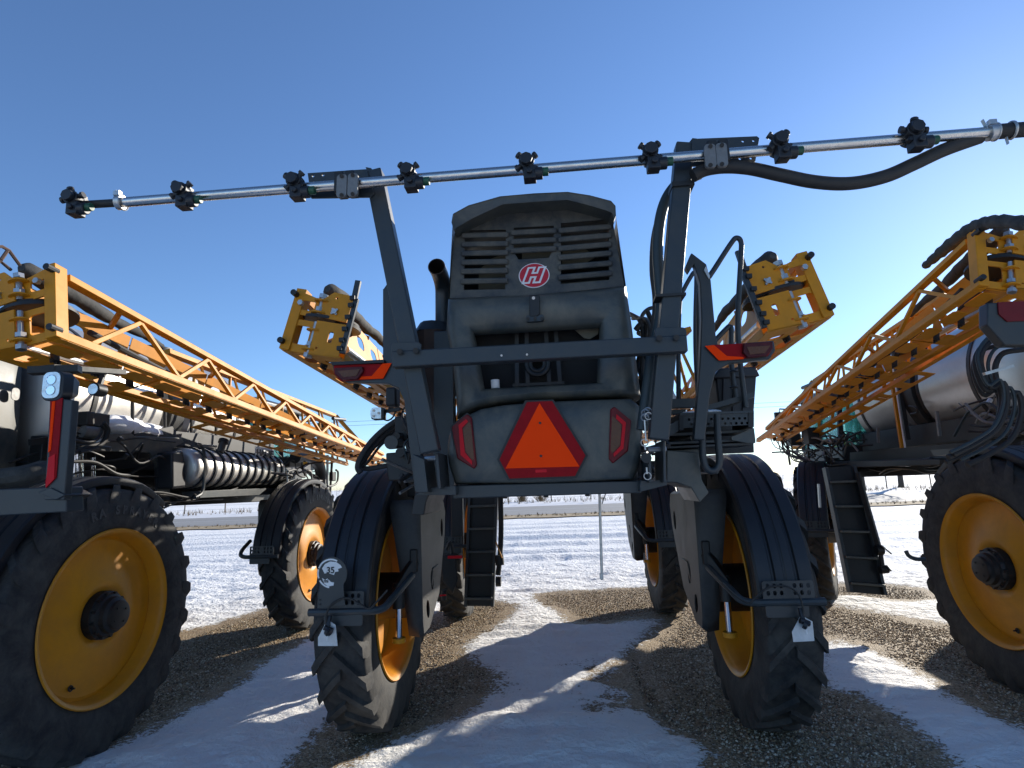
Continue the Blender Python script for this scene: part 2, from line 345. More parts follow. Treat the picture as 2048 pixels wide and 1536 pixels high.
bu = n.new('ShaderNodeBump'); bu.inputs['Strength'].default_value = 0.7; bu.inputs['Distance'].default_value = 1.0; l.new(hm.outputs[0], bu.inputs['Height']); l.new(bu.outputs[0], b.inputs['Normal'])
me.materials.append(m); M['snowground'] = m
m, n, l, b = node_mat('snow lump'); tc = n.new('ShaderNodeTexCoord'); M['snow'] = m
b.inputs['Base Color'].default_value = (0.86, 0.87, 0.89, 1); b.inputs['Roughness'].default_value = 0.8
bu = n.new('ShaderNodeBump'); bu.inputs['Strength'].default_value = 0.5; bu.inputs['Distance'].default_value = 0.02; l.new(noise(30), bu.inputs['Height']); l.new(bu.outputs[0], b.inputs['Normal'])

# loose stones lying on the bare gravel, near enough to tell
def stones():
    N = 300000; px = rng.uniform(-4.6, 5.2, N); py = -1.3 + 7.0*rng.random(N)**1.9
    k = gravel_mask(px[None], py[None])[0]
    edge = rng.random(N) < 0.0035 + 0.10*(fbm(px[None], py[None], .35, 77)[0] > .66)*((px > .2) & (py < 1.6))
    keep = k | edge; px, py, k = px[keep], py[keep], k[keep]
    keep = rng.random(len(px)) < 0.85; px, py = px[keep], py[keep]
    n_ = len(px); ph = (1+5**.5)/2
    ico = np.array([(-1, ph, 0), (1, ph, 0), (-1, -ph, 0), (1, -ph, 0), (0, -1, ph), (0, 1, ph), (0, -1, -ph), (0, 1, -ph), (ph, 0, -1), (ph, 0, 1), (-ph, 0, -1), (-ph, 0, 1)])/1.9
    octv = np.array([(1, 0, 0), (0, 1, 0), (-1, 0, 0), (0, -1, 0), (0, 0, 1), (0, 0, -1), (.7, .7, .35), (-.7, .7, -.3)])
    of = np.array([(0, 1, 4), (1, 2, 4), (2, 3, 4), (3, 0, 4), (1, 0, 5), (2, 1, 5), (3, 2, 5), (0, 3, 5)]); octv = octv[:6]
    V = octv[None]*rng.uniform(0.65, 1.25, (n_, 6, 1)) + rng.normal(0, .12, (n_, 6, 3))
    a = rng.uniform(0, 6.28, n_); ca, sa = np.cos(a), np.sin(a)
    s_ = (0.0055 + 0.009*rng.random(n_)**2.4)[:, None]*rng.uniform(.75, 1.35, (n_, 3)); s_[:, 2] *= 0.7
    V = V*s_[:, None, :]; V = np.stack([V[..., 0]*ca[:, None]-V[..., 1]*sa[:, None], V[..., 0]*sa[:, None]+V[..., 1]*ca[:, None], V[..., 2]], -1)
    ti = rng.normal(0, .35, n_)[:, None]; V[..., 2] += V[..., 0]*ti
    zz = (fbm(px[None], py[None], 0.12, 31, 2)[0]-0.5)*0.012
    V += np.stack([px, py, zz+0.002], -1)[:, None, :]
    F = of[None] + (np.arange(n_)*6)[:, None, None]
    me = bpy.data.meshes.new('gravel_stones'); co = V.reshape(-1, 3); F = F.reshape(-1, 3)
    me.vertices.add(len(co)); me.vertices.foreach_set('co', co.ravel()); me.loops.add(F.size); me.loops.foreach_set('vertex_index', F.ravel())
    me.polygons.add(len(F)); me.polygons.foreach_set('loop_start', np.arange(0, F.size, 3)); me.polygons.foreach_set('loop_total', np.full(len(F), 3)); me.update()
    pal = np.array([(0.12, .08, .045), (.26, .185, .10), (.36, .265, .155), (.48, .385, .26), (.18, .14, .10), (.62, .53, .40), (.30, .20, .11)])
    col = pal[rng.integers(0, 7, n_)]*rng.uniform(.75, 1.2, (n_, 1)); c4 = np.concatenate([np.repeat(col, 6, 0), np.ones((n_*6, 1))], 1)
    at = me.color_attributes.new('tint', 'FLOAT_COLOR', 'POINT'); at.data.foreach_set('color', c4.ravel().astype(np.float32))
    o = bpy.data.objects.new('gravel_stones', me); C.objects.link(o); o['kind'] = 'stuff'; tag(o, 'loose tan and brown gravel stones on the bare patches of the yard', 'gravel')
    m, n, l, b = node_mat('gravel stone'); at = n.new('ShaderNodeAttribute'); at.attribute_name = 'tint'; l.new(at.outputs['Color'], b.inputs['Base Color']); b.inputs['Roughness'].default_value = 0.85
    me.materials.append(m)
stones()

def strip(name, lo, hi, z, mt, dx=6, kind='structure', x0=-700, x1=700, thick=0):
    mb = MB(); xx = np.arange(x0, x1+.1, dx); vs = []
    for x in xx: vs += [(x, lo(x), z), (x, hi(x), z)]
    mb.add(vs, [(2*i, 2*i+2, 2*i+3, 2*i+1) for i in range(len(xx)-1)])
    o = mb.build(name, mt, smooth=0); o['kind'] = kind; return o
RD = lambda x: 26.2 + 0.045*x
m, n, l, b = node_mat('salt stained asphalt'); tc = n.new('ShaderNodeTexCoord')
mp = n.new('ShaderNodeMapping'); mp.inputs['Scale'].default_value = (0.02, 1, 1); l.new(tc.outputs['Object'], mp.inputs[0])
l.new(mixc(noise(1.3, 8, .6, mp.outputs[0]), mixc(noise(60), (0.10, 0.10, 0.098), (0.17, 0.165, 0.155)), (0.36, 0.35, 0.335)), b.inputs['Base Color']); b.inputs['Roughness'].default_value = 0.8
strip('road', lambda x: RD(x)+1.6, lambda x: RD(x)+13, 0.06, m)
m2, n, l, b = node_mat('dry grass verge'); tc = n.new('ShaderNodeTexCoord')
l.new(ramp(noise(3.5, 8, .7), [(0.3, (0.12, 0.085, 0.04)), (0.5, (0.30, 0.22, 0.12)), (0.62, (0.40, 0.31, 0.18)), (0.72, (0.75, 0.75, 0.76))]), b.inputs['Base Color']); b.inputs['Roughness'].default_value = 0.95
o = strip('roadside_verge', lambda x: RD(x)-1.2+0.3*math.sin(x*2.3), lambda x: RD(x)+1.61, 0.052, m2, dx=1.5, x0=-200, x1=200)
for a_, w_ in ((7.2, .14),):
    strip('lane_marking', lambda x: RD(x)+a_, lambda x: RD(x)+a_+w_, 0.066, 'white')
m3, n, l, b = node_mat('snow bank'); tc = n.new('ShaderNodeTexCoord'); l.new(mixc(noise(1.1, 8, .7), (0.82, 0.83, 0.85), (0.62, 0.60, 0.57)), b.inputs['Base Color']); b.inputs['Roughness'].default_value = .8
mb = MB(); xx = np.arange(-220, 220, 1.2); rows = []
for k, (dy, hz) in enumerate(((13, .05), (14, .16), (15.5, .30), (17.5, .38), (20, .25), (24, .05))):
    rows.append([Vector((x, RD(x)+dy, .6*hz*(0.6+0.8*float(smooth_noise(np.array([x]), np.array([dy]), 3.0, 91)[0])))) for x in xx])
mb.loft(rows, closed=False); o = mb.build('snow_bank', m3, smooth=80); o['kind'] = 'structure'
def tuft(mb, c, h, sp, nn):
    for _ in range(nn):
        a = random.uniform(0, 6.28); d = Vector((math.cos(a), math.sin(a), 0)); b0 = Vector(c)+d*random.uniform(0, sp*.35); hh = h*random.uniform(.4, 1)
        b1 = b0+d*sp*random.uniform(.1, .6)*.6+Vector((0, 0, hh*.6)); b2 = b1+d*sp*random.uniform(.1, .6)+Vector((0, 0, hh*.4))
        sd_ = Vector((-d.y, d.x, 0))*.012
        mb.add([b0-sd_, b0+sd_, b1+sd_*.7, b1-sd_*.7, b2], [(0, 1, 2, 3), (3, 2, 4)])
mb = MB()
for _ in range(900):
    x = random.uniform(-40, 45); tuft(mb, (x, RD(x)+random.uniform(14, 20), .2), random.uniform(.25, .6), .3, 5)
for _ in range(700):
    x = random.uniform(-40, 45); tuft(mb, (x, RD(x)+random.uniform(-.3, 1.4), .05), random.uniform(.08, .2), .15, 5)
o = mb.build('dry_grass', 'straw', smooth=0); o['kind'] = 'stuff'; tag(o, 'dry straw coloured grass blades poking through snow along the road', 'grass')
for px_, h_, s_, lb in ((1045, 1.15, 1.0, 'tangled brown dry weed clump left of the pair beyond the road'), (1082, .95, 1.3, 'wide low brown dry weed clump beyond the road under the machine')):
    g = P(px_, 1010, y=44.5); mb = MB(); tuft(mb, (g.x, 44.5, .25), h_, s_, 170)
    tag(mb.build('dry_weed_clump', 'straw', smooth=0), lb, 'weeds', 'dry weed clumps beyond the road')
# wire fence beyond the road
fn = thing('wire_fence', 'low wire fence on wooden posts across the snow beyond the road', 'fence', (0, 47, 0))
for k in range(26):
    x = -44 + k*3.6 + random.uniform(-.2, .2); yy = 47+.045*x; MB().cyl((x, yy, 0), (x+random.uniform(-.05, .05), yy, 1.35), .05, 8).build('post', 'woodpost', fn)
for h_ in (.45, .8, 1.15): MB().tube([(x, 47+.045*x, h_) for x in range(-44, 48, 4)], .008, 4).build('wire', 'zinc', fn)
# trees beyond the road
def bare_tree(base, h, r, label, seed):
    rd = random.Random(seed); t = thing('bare_tree', label, 'tree', base, 'bare trees beyond the road'); b0 = Vector(base)
    tr = MB(); tr.tube([b0, b0+Vector((.05, 0, .5)), b0+Vector((.1, .05, 1.6)), b0+Vector((.05, .1, 2.6))], [r*1.35, r, r*.85, r*.75], 10); tr.build('trunk', 'bark', t)
    cr = MB()
    def br(p, d, L, rr, k):
        pts = [p]; dd = d.copy()
        for _ in range(4):
            dd = (dd+Vector((rd.uniform(-.25, .25), rd.uniform(-.25, .25), rd.uniform(-.05, .2)))).normalized(); pts.append(pts[-1]+dd*L/4)
        cr.tube(pts, [rr*(1-.15*i) for i in range(5)], 5 if k > 1 else 7)
        if k < 4:
            for _ in range(4 if k < 3 else 3):
                i = rd.randint(1, 4); nd = (dd+Vector((rd.uniform(-1, 1), rd.uniform(-1, 1), rd.uniform(-.2, .7)))).normalized(); br(pts[i], nd, L*rd.uniform(.55, .75), rr*.5, k+1)
    for i in range(6):
        a = i*1.05+rd.uniform(-.3, .3); br(b0+Vector((.05, .1, 2.3+.1*i)), Vector((math.cos(a), math.sin(a), rd.uniform(.3, 1.2))).normalized(), h*.32, r*.55, 1)
    cr.build('crown', 'bark', t); return t
bare_tree((24.3, 45.2, 0), 9, .36, 'thick trunked bare tree beyond the road, left of the two behind the right sprayer', 1)
bare_tree((28.2, 46.6, 0), 8, .22, 'thinner bare tree beyond the road, right of the two behind the right sprayer', 2)
# far shelterbelt on the horizon
mb = MB()
for k in range(240):
    x = random.uniform(-420, 420); yy = 560+random.uniform(-20, 40); h_ = random.uniform(2.5, 6)
    for _ in range(7):
        c = Vector((x+random.uniform(-4, 4), yy, h_*.5)); tuft(mb, (c.x, c.y, 0), h_*1.4, 3.5, 3)
    for i in range(len(mb.v)-70, len(mb.v)): pass
for k in range(420):
    x = random.uniform(-160, 240); tuft(mb, (x, 150+random.uniform(0, 60), 0), random.uniform(1.5, 4.5), 2.2, 9)
o = mb.build('shelterbelt', 'bark', smooth=0); o['kind'] = 'stuff'; tag(o, 'far thin line of bare trees along the snowy horizon', 'trees')
# utility line
zw = [P(730, 842, y=70).z, P(730, 850, y=70).z]
for px_, lb in ((30, 'distant wooden utility pole hidden behind the left sprayer'), (935, 'distant wooden utility pole hidden behind the middle sprayer')):
    g = P(px_, 900, y=70); t = thing('utility_pole', lb, 'utility pole', (g.x, 70, 0), 'utility poles along the road')
    MB().cyl((g.x, 70, 0), (g.x, 70, zw[0]+.1), .16, 10, .11).build('pole', 'woodpost', t); MB().box((g.x, 69.87, zw[0]-.15), (2.2, .1, .12)).build('crossarm', 'woodpost', t)
xa, xb = P(30, 900, y=70).x, P(935, 900, y=70).x
for z_, lb in zip(zw, ('upper thin overhead wire of the pair against the sky', 'lower thin overhead wire of the pair against the sky')):
    tag(MB().tube([(xa-60+(xb-xa+140)*i/30, 70, z_) for i in range(31)], .018, 4).build('overhead_wire', 'black'), lb, 'wire', 'overhead wires')
# ------------------------------------------------------------------ sprayer running gear (shared meshes)
TW, WB, RW, RR = 1.405, 3.642, 0.93, 0.593
def tyre_mesh(sx):
    mb = MB(); ax = (sx, 0, 0)
    prof = [(-.150, .585), (-.172, .600), (-.180, .625), (-.192, .68), (-.197, .74), (-.193, .80), (-.186, .86), (-.172, .886), (-.10, .897), (0, .900),
            (.10, .897), (.172, .886), (.186, .86), (.193, .80), (.197, .74), (.192, .68), (.180, .625), (.172, .600), (.150, .585)]
    mb.lathe((0, 0, 0), (1, 0, 0), prof, 96)
    NL = 24
    for side in (-1, 1):
        for k in range(NL):
            a0 = 2*math.pi*(k+(0.5 if side > 0 else 0))/NL; sec = []
            for t in (0, .25, .5, .75, 1, 1.12):
                x = side*(-.018 + .208*min(t, 1)); a = a0 - .235*t**1.15; hw = .031+.010*t
                top = .932-.016*t*t; bot = .875 - .03*max(0, t-.7)/.3
                if t > 1: x = side*.199; top = .865; bot = .80
                da = hw/.93
                pt = lambda aa, r, xx: Vector((xx, r*math.sin(aa), r*math.cos(aa)))
                sec.append([pt(a-da*1.25, bot, x*.985), pt(a-da*.82, top, x), pt(a+da*.82, top, x), pt(a+da*1.25, bot, x*.985)])
            mb.loft(sec, closed=False, cap0=True, cap1=True)
    for v_ in mb.v: v_.x *= .89
    return mb.mesh('tyre', smooth=55)
def rim_mesh(sx):
    mb = MB()
    prof = [(-.150, .584), (-.176, .606), (-.186, .600), (-.176, .578), (-.13, .563), (-.06, .545), (.04, .54), (.065, .525), (.060, .49), (.072, .40), (.098, .30), (.118, .235), (.112, .195), (.085, .168), (.085, .05)]
    back = [(.075, .05), (.075, .165), (.10, .195), (.106, .235), (.086, .30), (.06, .40), (.048, .49), (.05, .515)]
    outer = [(.06, .548), (.10, .556), (.145, .566), (.178, .578), (.186, .600), (.176, .606), (.150, .584)]
    mb.lathe((0, 0, 0), (sx, 0, 0), prof, 72); mb.lathe((0, 0, 0), (sx, 0, 0), back, 72); mb.lathe((0, 0, 0), (sx, 0, 0), outer, 72)
    mb.lathe((0, 0, 0), (sx, 0, 0), [(.065, .525), (.06, .548)], 72)
    for v_ in mb.v: v_.x *= .92
    return mb.mesh('rim', smooth=50)
def hub_mesh(sx):
    mb = MB(); mb.lathe((0, 0, 0), (sx, 0, 0), [(-.15, .05), (-.15, .17), (.03, .17), (.09, .165), (.135, .165), (.14, .15), (.165, .142), (.172, .126), (.205, .122), (.212, .108), (.218, .100), (.238, .097), (.242, .085), (.242, .0001)], 36)
    for k in range(12):
        a = k*math.pi/6; mb.cyl((sx*.13, .148*math.cos(a), .148*math.sin(a)), (sx*.162, .148*math.cos(a), .148*math.sin(a)), .013, 6)
    for k in range(4):
        a = k*math.pi/2+.4; mb.cyl((sx*.24, .06*math.cos(a), .06*math.sin(a)), (sx*.247, .06*math.cos(a), .06*math.sin(a)), .008, 6)
    return mb.mesh('hub', smooth=40)
def valve_mesh(sx):
    mb = MB(); a = 3.75
    c = Vector((sx*.066, .47*math.sin(a), .47*math.cos(a))); mb.ring(c, (1, .0, .1), .016, .006, 14, 6); mb.cyl(c, c+Vector((sx*.03, 0, 0)), .006, 8)
    return mb.mesh('valve', smooth=40)
WM = {}
for sx in (-1, 1): WM[sx] = dict(tyre=tyre_mesh(sx), rim=rim_mesh(sx), hub=hub_mesh(sx), valve=valve_mesh(sx))
for sx in (-1, 1):
    for k_, m_ in (('tyre', 'rubber'), ('rim', 'wheel_yellow'), ('hub', 'black'), ('valve', 'black')): WM[sx][k_].materials.append(M[m_])
def wheel(root, sx, y, rot=0.0, steer=0.0):
    o = bpy.data.objects.new('wheel', WM[sx]['rim']); C.objects.link(o); o.parent = root; o.location = (sx*TW, y, RW); o.rotation_euler = (rot, 0, steer)
    for nm, k_ in (('tyre', 'tyre'), ('hub', 'hub'), ('valve_stem', 'valve')):
        c = bpy.data.objects.new(nm, WM[sx][k_]); C.objects.link(c); c.parent = o
    ORG[o.name] = ORG[root.name] + Vector((sx*TW, y, RW)); return o
def fender_mesh():
    mb = MB(); RF = .985; xs_ = [-.222, -.219, -.202, -.105, -.095, -.080, -.070, -.012, -.006, .006, .012, .070, .080, .095, .105, .202, .219, .222]
    rr_ = [-.055, -.012, 0, .004, -.010, -.010, .004, .004, .000, .000, .004, .004, -.010, -.010, .004, 0, -.012, -.055]
    rings = []
    a0, a1, n = R_(-84), R_(38), 40
    for i in range(n+1):
        a = a0+(a1-a0)*i/n
        out = [Vector((x, (RF+r)*math.sin(a), (RF+r)*math.cos(a))) for x, r in zip(xs_, rr_)]
        inn = [Vector((x*.985, (RF+r-.008)*math.sin(a), (RF+r-.008)*math.cos(a))) for x, r in zip(xs_, rr_)][::-1]
        rings.append([Vector((p_.x*.77, p_.y, p_.z)) for p_ in out+inn])
    mb.loft(rings, closed=True, cap0=False, cap1=False)
    k = len(xs_)
    for i in (0, n):
        r = rings[i]
        for j in range(k-1): mb.add([r[j], r[j+1], r[2*k-2-j], r[2*k-1-j]], [(0, 1, 2, 3)])
    me = mb.mesh('fender', smooth=25); me.materials.append(M['plastic']); return me
FM = fender_mesh()
def fender(root, sx, y):
    o = bpy.data.objects.new('fender', FM); C.objects.link(o); o.parent = root; o.location = (sx*1.345, y, RW); ORG[o.name] = ORG[root.name]+Vector((sx*1.345, y, RW))
    # tubular support bar and stay at the tail of the fender
    og = ORG[root.name]; b = Vector((sx*1.33, y-1.03, 1.02)) + og
    def sub(mb, nm, mt, bev=0):
        me = mb.mesh(nm, ORG[o.name]); me.materials.append(M[mt]); c = bpy.data.objects.new(nm, me); C.objects.link(c); c.parent = o
        ORG[c.name] = ORG[o.name]; return c
    sub(MB().tube(spline([b+Vector((sx*.20, 0, 0)), b+Vector((-sx*.06, 0, 0)), b+Vector((-sx*.24, .02, .005)), b+Vector((-sx*.30, .10, .06)), b+Vector((-sx*.35, .38, .15))], 5), .023, 10), 'support_bar', 'frame')
    pl = MB(); c0 = b+Vector((-sx*.0, -.004, .045)); holes = []
    for i in range(7):
        for j in range(2):
            if i == 3: continue
            holes.append(rrect(c0+Vector((-.115+.038*i, 0, -.012+.04*j+.02)), (1, 0, 0), (0, 0, 1), .010, .014, .009, 2))
    pl.plate(rrect(c0+Vector((0, 0, .02)), (1, 0, 0), (0, 0, 1), .145, .055, .012), (0, .006, 0), holes); sub(pl, 'perforated_bracket', 'frame')
    sub(MB().plate(rrect(b+Vector((-sx*.02, -.012, -.045)), (1, 0, 0), (0, 0, 1), .12, .035, .012), (0, .008, 0)), 'lower_bracket', 'frame')
    return o
def shield_mesh(sx):
    # hollow moulded cover round the inner side of the leg; sx = wheel side
    mb = MB(); xi, xo = -sx*.44, -sx*.22      # inboard / outboard relative to wheel centre
    prof = [(-.46, .66), (-.43, .715), (.40, .69), (.46, .60), (.42, .42), (.16, -.02), (-.20, -.20), (-.38, -.20), (-.41, -.12)]
    inner = [Vector((xi, y, z)) for y, z in prof]
    def ell(y, z, a, b, t): return [Vector((xi, y+a*math.cos(q)*math.cos(t)-b*math.sin(q)*math.sin(t), z+a*math.cos(q)*math.sin(t)+b*math.sin(q)*math.cos(t))) for q in [i*math.pi/8 for i in range(16)]]
    mb.plate(inner, (sx*.012, 0, 0), [ell(.30, .48, .05, .075, 0), ell(-.10, .12, .05, .075, .3), ell(-.25, -.06, .05, .07, .5)])
    # rounded rim from inner face to outboard opening
    c = Vector((xi, 0, .25))
    r1 = [Vector((xi, y, z)) for y, z in prof]; r2 = [Vector((xi+sx*.03, y*1.04, z+.02*(1 if z > .25 else -1))) for y, z in prof]; r3 = [Vector((xo-sx*.10*max(0, min(1, (.55-z)/.6)), y*1.04+(.05 if z < .25 else 0), z+.02*(1 if z > .25 else -1))) for y, z in prof]
    mb.loft([r1, r2, r3]); me = mb.mesh('leg_shield', smooth=60); me.materials.append(M['shield']); return me
SM = {sx: shield_mesh(sx) for sx in (-1, 1)}
def leg(root, sx, y):
    og = ORG[root.name]; c = og+Vector((sx*TW, y, 0))
    mb = MB(); mb.bar(c+Vector((-sx*1.02, 0, 1.83)), c+Vector((-sx*.36, 0, 1.80)), .16, .15); mb.bar(c+Vector((-sx*.36, -.10, 1.80)), c+Vector((-sx*.36, .10, 1.80)), .22, .24)
    a = mb.build('axle_arm', 'black', root, bev=.008)
    mb = MB(); mb.cyl(c+Vector((-sx*.36, 0, 1.95)), c+Vector((-sx*.34, 0, 1.05)), .085, 14); mb.bar(c+Vector((-sx*.34, 0, 1.15)), c+Vector((-sx*.30, 0, .80)), .20, .22); mb.cyl(c+Vector((-sx*.40, 0, RW)), c+Vector((-sx*.06, 0, RW)), .17, 24)
    lg = mb.build('leg', 'black', root, bev=.006)
    s = bpy.data.objects.new('leg_shield', SM[sx]); C.objects.link(s); s.parent = lg; s.location = Vector((sx*TW, y, RW)); ORG[s.name] = og
    q = c+Vector((-sx*.29, -.50, 0))
    MB().cyl(q+Vector((0, 0, 1.06)), q+Vector((0, 0, .72)), .022, 14).build('strut_rod', 'chrome', lg)
    MB().cyl(q+Vector((0, 0, 1.10)), q+Vector((0, 0, .93)), .042, 14).build('strut_cylinder', 'black', lg)
    MB().cyl(q+Vector((0, 0, .735)), q+Vector((0, 0, .705)), .046, 16).build('strut_foot', 'yellow', lg)
    mb = MB(); mb.bar(q+Vector((sx*.01, -.02, 1.05)), q+Vector((-sx*.10, .06, 1.24)), .07, .06); mb.bar(q+Vector((-sx*.10, .06, 1.16)), q+Vector((-sx*.10, .06, 1.32)), .05, .09); mb.build('strut_bracket', 'black', lg, bev=.008)
    return lg
def boxm(c, d): return MB().box(c, d)

def lumpy(c, r, sc, seed, n=14):
    rd = random.Random(seed); mb = MB(); rings = []
    for i in range(1, n):
        th = math.pi*i/n; rings.append([Vector(c)+Vector((sc[0]*math.sin(th)*math.cos(2*math.pi*j/18), sc[1]*math.sin(th)*math.sin(2*math.pi*j/18), sc[2]*math.cos(th)))*r*(1+rd.uniform(-.07, .07)) for j in range(18)])
    mb.loft(rings, cap0=True, cap1=True); return mb

# ------------------------------------------------------------------ folded spray boom (part of a sprayer)
def boom(root, side, A, B, inw=0.46, H0=.50, H1=.15, up_off=0.0):
    """A: rear outer bottom corner (world), B: front outer bottom corner; side=+1 boom on the machine's +x side (inward is -x)."""
    A, B = Vector(A), Vector(B); a = (B-A).normalized(); L = (B-A).length; l = Vector((-side, 0, 0)); n = a.cross(l)*side
    if n.z < 0: n = -n
    l = (l - a*l.dot(a)).normalized(); th = R_(12.5); l, n = l*math.cos(th)-n*math.sin(th), n*math.cos(th)+l*math.sin(th)
    def Q(s, i, h): return A + a*s + l*i + n*h
    hh = lambda s: H0+(H1-H0)*min(1, s/(L*.92))
    bb = MB().bar(Q(-.01, .03, .03), Q(L, .03, .03), .06, .06, n).build('boom', 'yellow', root, bev=.004)
    T = lambda mb, nm, mt='yellow', bev=0, lab=None: mb.build(nm, mt, bb, bev=bev, label=lab)
    # chords
    T(MB().bar(Q(.10, .03, H0-.03), Q(L*.92, .03, H1-.03), .06, .05, n), 'upper_chord', bev=.004)
    T(MB().bar(Q(.02, inw-.03, .03), Q(L*.96, inw*.7, .03), .05, .05, n), 'inner_lower_chord', bev=.004)
    # W bracing on the outer face
    nodes = []; s = .28; step = 1.02; up = False
    nodes.append((.12, True))
    while s < L*.9:
        nodes.append((s, up)); s += step*(.5 if not up else .42); step *= .955; up = not up
    for (s0, u0), (s1, u1) in zip(nodes[1:], nodes[2:]):
        p0 = Q(s0, .03, hh(s0)-.055 if u0 else .06); p1 = Q(s1, .03, hh(s1)-.055 if u1 else .06)
        T(MB().bar(p0, p1, .032, .032, l), 'strut', bev=.003)
    # underside plate with slots
    k = int((L*.95)//.92); sl = L*.95/k
    for i in range(k):
        s0, s1 = i*sl+.004, (i+1)*sl-.004; w0 = inw*(1-.32*s0/L); w1 = inw*(1-.32*s1/L); holes = []
        for j in range(3):
            c = s0+(s1-s0)*(j+.5)/3; wc = inw*(1-.32*c/L)
            holes.append(rrect(Q(c, wc*.30, -.003), a, l, .115, .058, .02, 2)); holes.append(rrect(Q(c+.07, wc*.70, -.003), a, l, .105, .042, .02, 2))
        T(MB().plate([Q(s0, 0.005, -.003), Q(s1, .005, -.003), Q(s1, w1, -.003), Q(s0, w0, -.003)], n*.006, holes), 'bottom_plate')
        for j in range(3):
            c = s0+(s1-s0)*(j+.62)/3; wc = inw*(1-.32*c/L)
            nb = MB(); nb.cyl(Q(c, wc*.5, -.03), Q(c, wc*.5, .05), .026, 8)
            for t in range(3): nb.cyl(Q(c-.03+.03*t, wc*.5, -.045), Q(c-.03+.03*t, wc*.5, -.02), .011, 6)
            T(nb, 'nozzle', 'black')
    # inner sloping web with oval slots
    for i in range(k):
        s0, s1 = i*sl+.01, (i+1)*sl-.01; holes = []
        def Wp(s, f): return Q(s, inw*(1-.32*s/L)*(.88-.28*f), hh(s)*(.30+.70*f)-.02)
        for j in range(3):
            c = s0+(s1-s0)*(j+.5)/3; u_ = (Wp(c+.1, .5)-Wp(c-.1, .5)).normalized(); v_ = (Wp(c, .9)-Wp(c, .1)).normalized(); hv = (Wp(c, 1)-Wp(c, 0)).length
            holes.append(rrect(Wp(c, .55), u_, v_, .085, hv*.17, hv*.16, 3))
        mb = MB(); mb.plate([Wp(s0, 0), Wp(s1, 0), Wp(s1, 1), Wp(s0, 1)], l*.006, holes); T(mb, 'web_plate')
    for i in range(int(L/1.3)):
        s_ = .6+i*1.3; T(MB().bar(Q(s_, .05, .05), Q(s_+.25, inw*(1-.32*s_/L)-.03, hh(s_)*.3), .03, .03, n), 'cross_brace')
        T(MB().bar(Q(s_, .04, hh(s_)-.04), Q(s_+.2, inw*.6, hh(s_)-.03), .03, .03, n), 'cross_brace')
    # second folded section behind, with inverted-V stays
    s0, s1 = L*.30, L*.83; z0, z1 = H0+.12, H0+.34
    T(MB().bar(Q(s0-.5, inw*1.0, z0-.03), Q(s1, inw*1.15, z1), .07, .05, n), 'folded_tip_chord', bev=.004)
    for i in range(4): T(MB().plate([Q(s0+.05+i*.9, inw*1.02, -.012), Q(s0+.93+i*.9, inw*1.02, -.012), Q(s0+.93+i*.9, inw*1.40, -.012), Q(s0+.05+i*.9, inw*1.40, -.012)], n*.006, [rrect(Q(s0+.27+i*.9+.42*j, inw*1.2, -.012), a, l, .13, .05, .02, 2) for j in range(2)]), 'tip_bottom_plate')
    T(MB().bar(Q(s0-1.6, inw*1.05, .03), Q(s1+.2, inw*1.15, .02), .05, .05, n), 'folded_tip_lower_chord', bev=.004)
    for i in range(7):
        s_ = s0+(s1-s0)*i/6; t = i/6; zt = z0-.03+(z1-z0+.03)*((s_-s0+.5)/(s1-s0+.5)); x_ = inw*(1.0+.15*t)
        T(MB().tube(spline([Q(s_-.22, x_, .04), Q(s_-.05, x_, zt-.04), Q(s_, x_, zt+.01), Q(s_+.05, x_, zt-.04), Q(s_+.22, x_, .04)], 4), .016, 6), 'inverted_v_stay')
    T(MB().bar(Q(s1, inw*1.1, z1), Q(s1+.35, .12, hh(L)*.4), .045, .05, n), 'end_stay')
    for i, (s_, r) in enumerate(((.42*L, .022), (.5*L, .018))):
        T(MB().tube(spline([Q(.5, inw*.45, H0*.55), Q(.22*L, inw*.5, hh(.2*L)*.45), Q(s_, inw*.55, hh(s_)*.5), Q(s_+.9, inw*.8, hh(s_)*.35), Q(.85*L, inw*.8, .08)], 6), r, 7), 'boom_hose', 'hose')
    T(MB().cyl(Q(s1-.3, inw*1.0, z1-.12), Q(s1+.22, inw*.95, z1-.05), .028, 10), 'fold_cylinder', 'frame')
    for i in range(5):
        s_ = L*(.30+.13*i); mb = MB(); mb.box(Q(s_, inw*.6, hh(s_)*.42), (.09, .14, .07)); mb.cyl(Q(s_, inw*.55, hh(s_)*.3), Q(s_+.12, inw*.5, hh(s_)*.6), .03, 8); T(mb, 'valve_block', 'black')
    # hinge end
    e = -.02
    T(MB().bar(Q(.01, .035, -.0), Q(.03, .035, H0+.02), .075, .10, a), 'end_upright', bev=.005)
    T(MB().plate([Q(e, .03, .0), Q(e, .215, .0), Q(e, .215, .235), Q(e, .03, .235)], a*.012, [rrect(Q(e, .125, .125), l, n, .055, .068, .02)]), 'hinge_end_plate')
    T(MB().plate([Q(e, .03, H0*.62), Q(e, .20, H0*.60), Q(e, .22, H0*.9), Q(e, .03, H0)], a*.012, [rrect(Q(e, .115, H0*.78), l, n, .05, .035, .012)]), 'upper_end_plate')
    T(MB().plate([Q(e-.04, .235, H0*.60), Q(e-.04, inw-.02, H0*.58), Q(e-.04, inw-.01, H0*1.02), Q(e-.04, .30, H0*1.04), Q(e-.04, .235, H0*.9)], a*.012, [rrect(Q(e-.04, .33, H0*.95), l, n, .009, .009, .008)]), 'hinge_plate')
    T(MB().plate([Q(e-.05, .235, -.01), Q(e-.05, inw-.01, .0), Q(e-.05, inw, .235), Q(e-.05, .235, .235)], a*.012, [rrect(Q(e-.05, .36, .13), l, n, .017, .042, .016), rrect(Q(e-.05, .28, .04), l, n, .008, .008, .007)]), 'lower_hinge_plate')
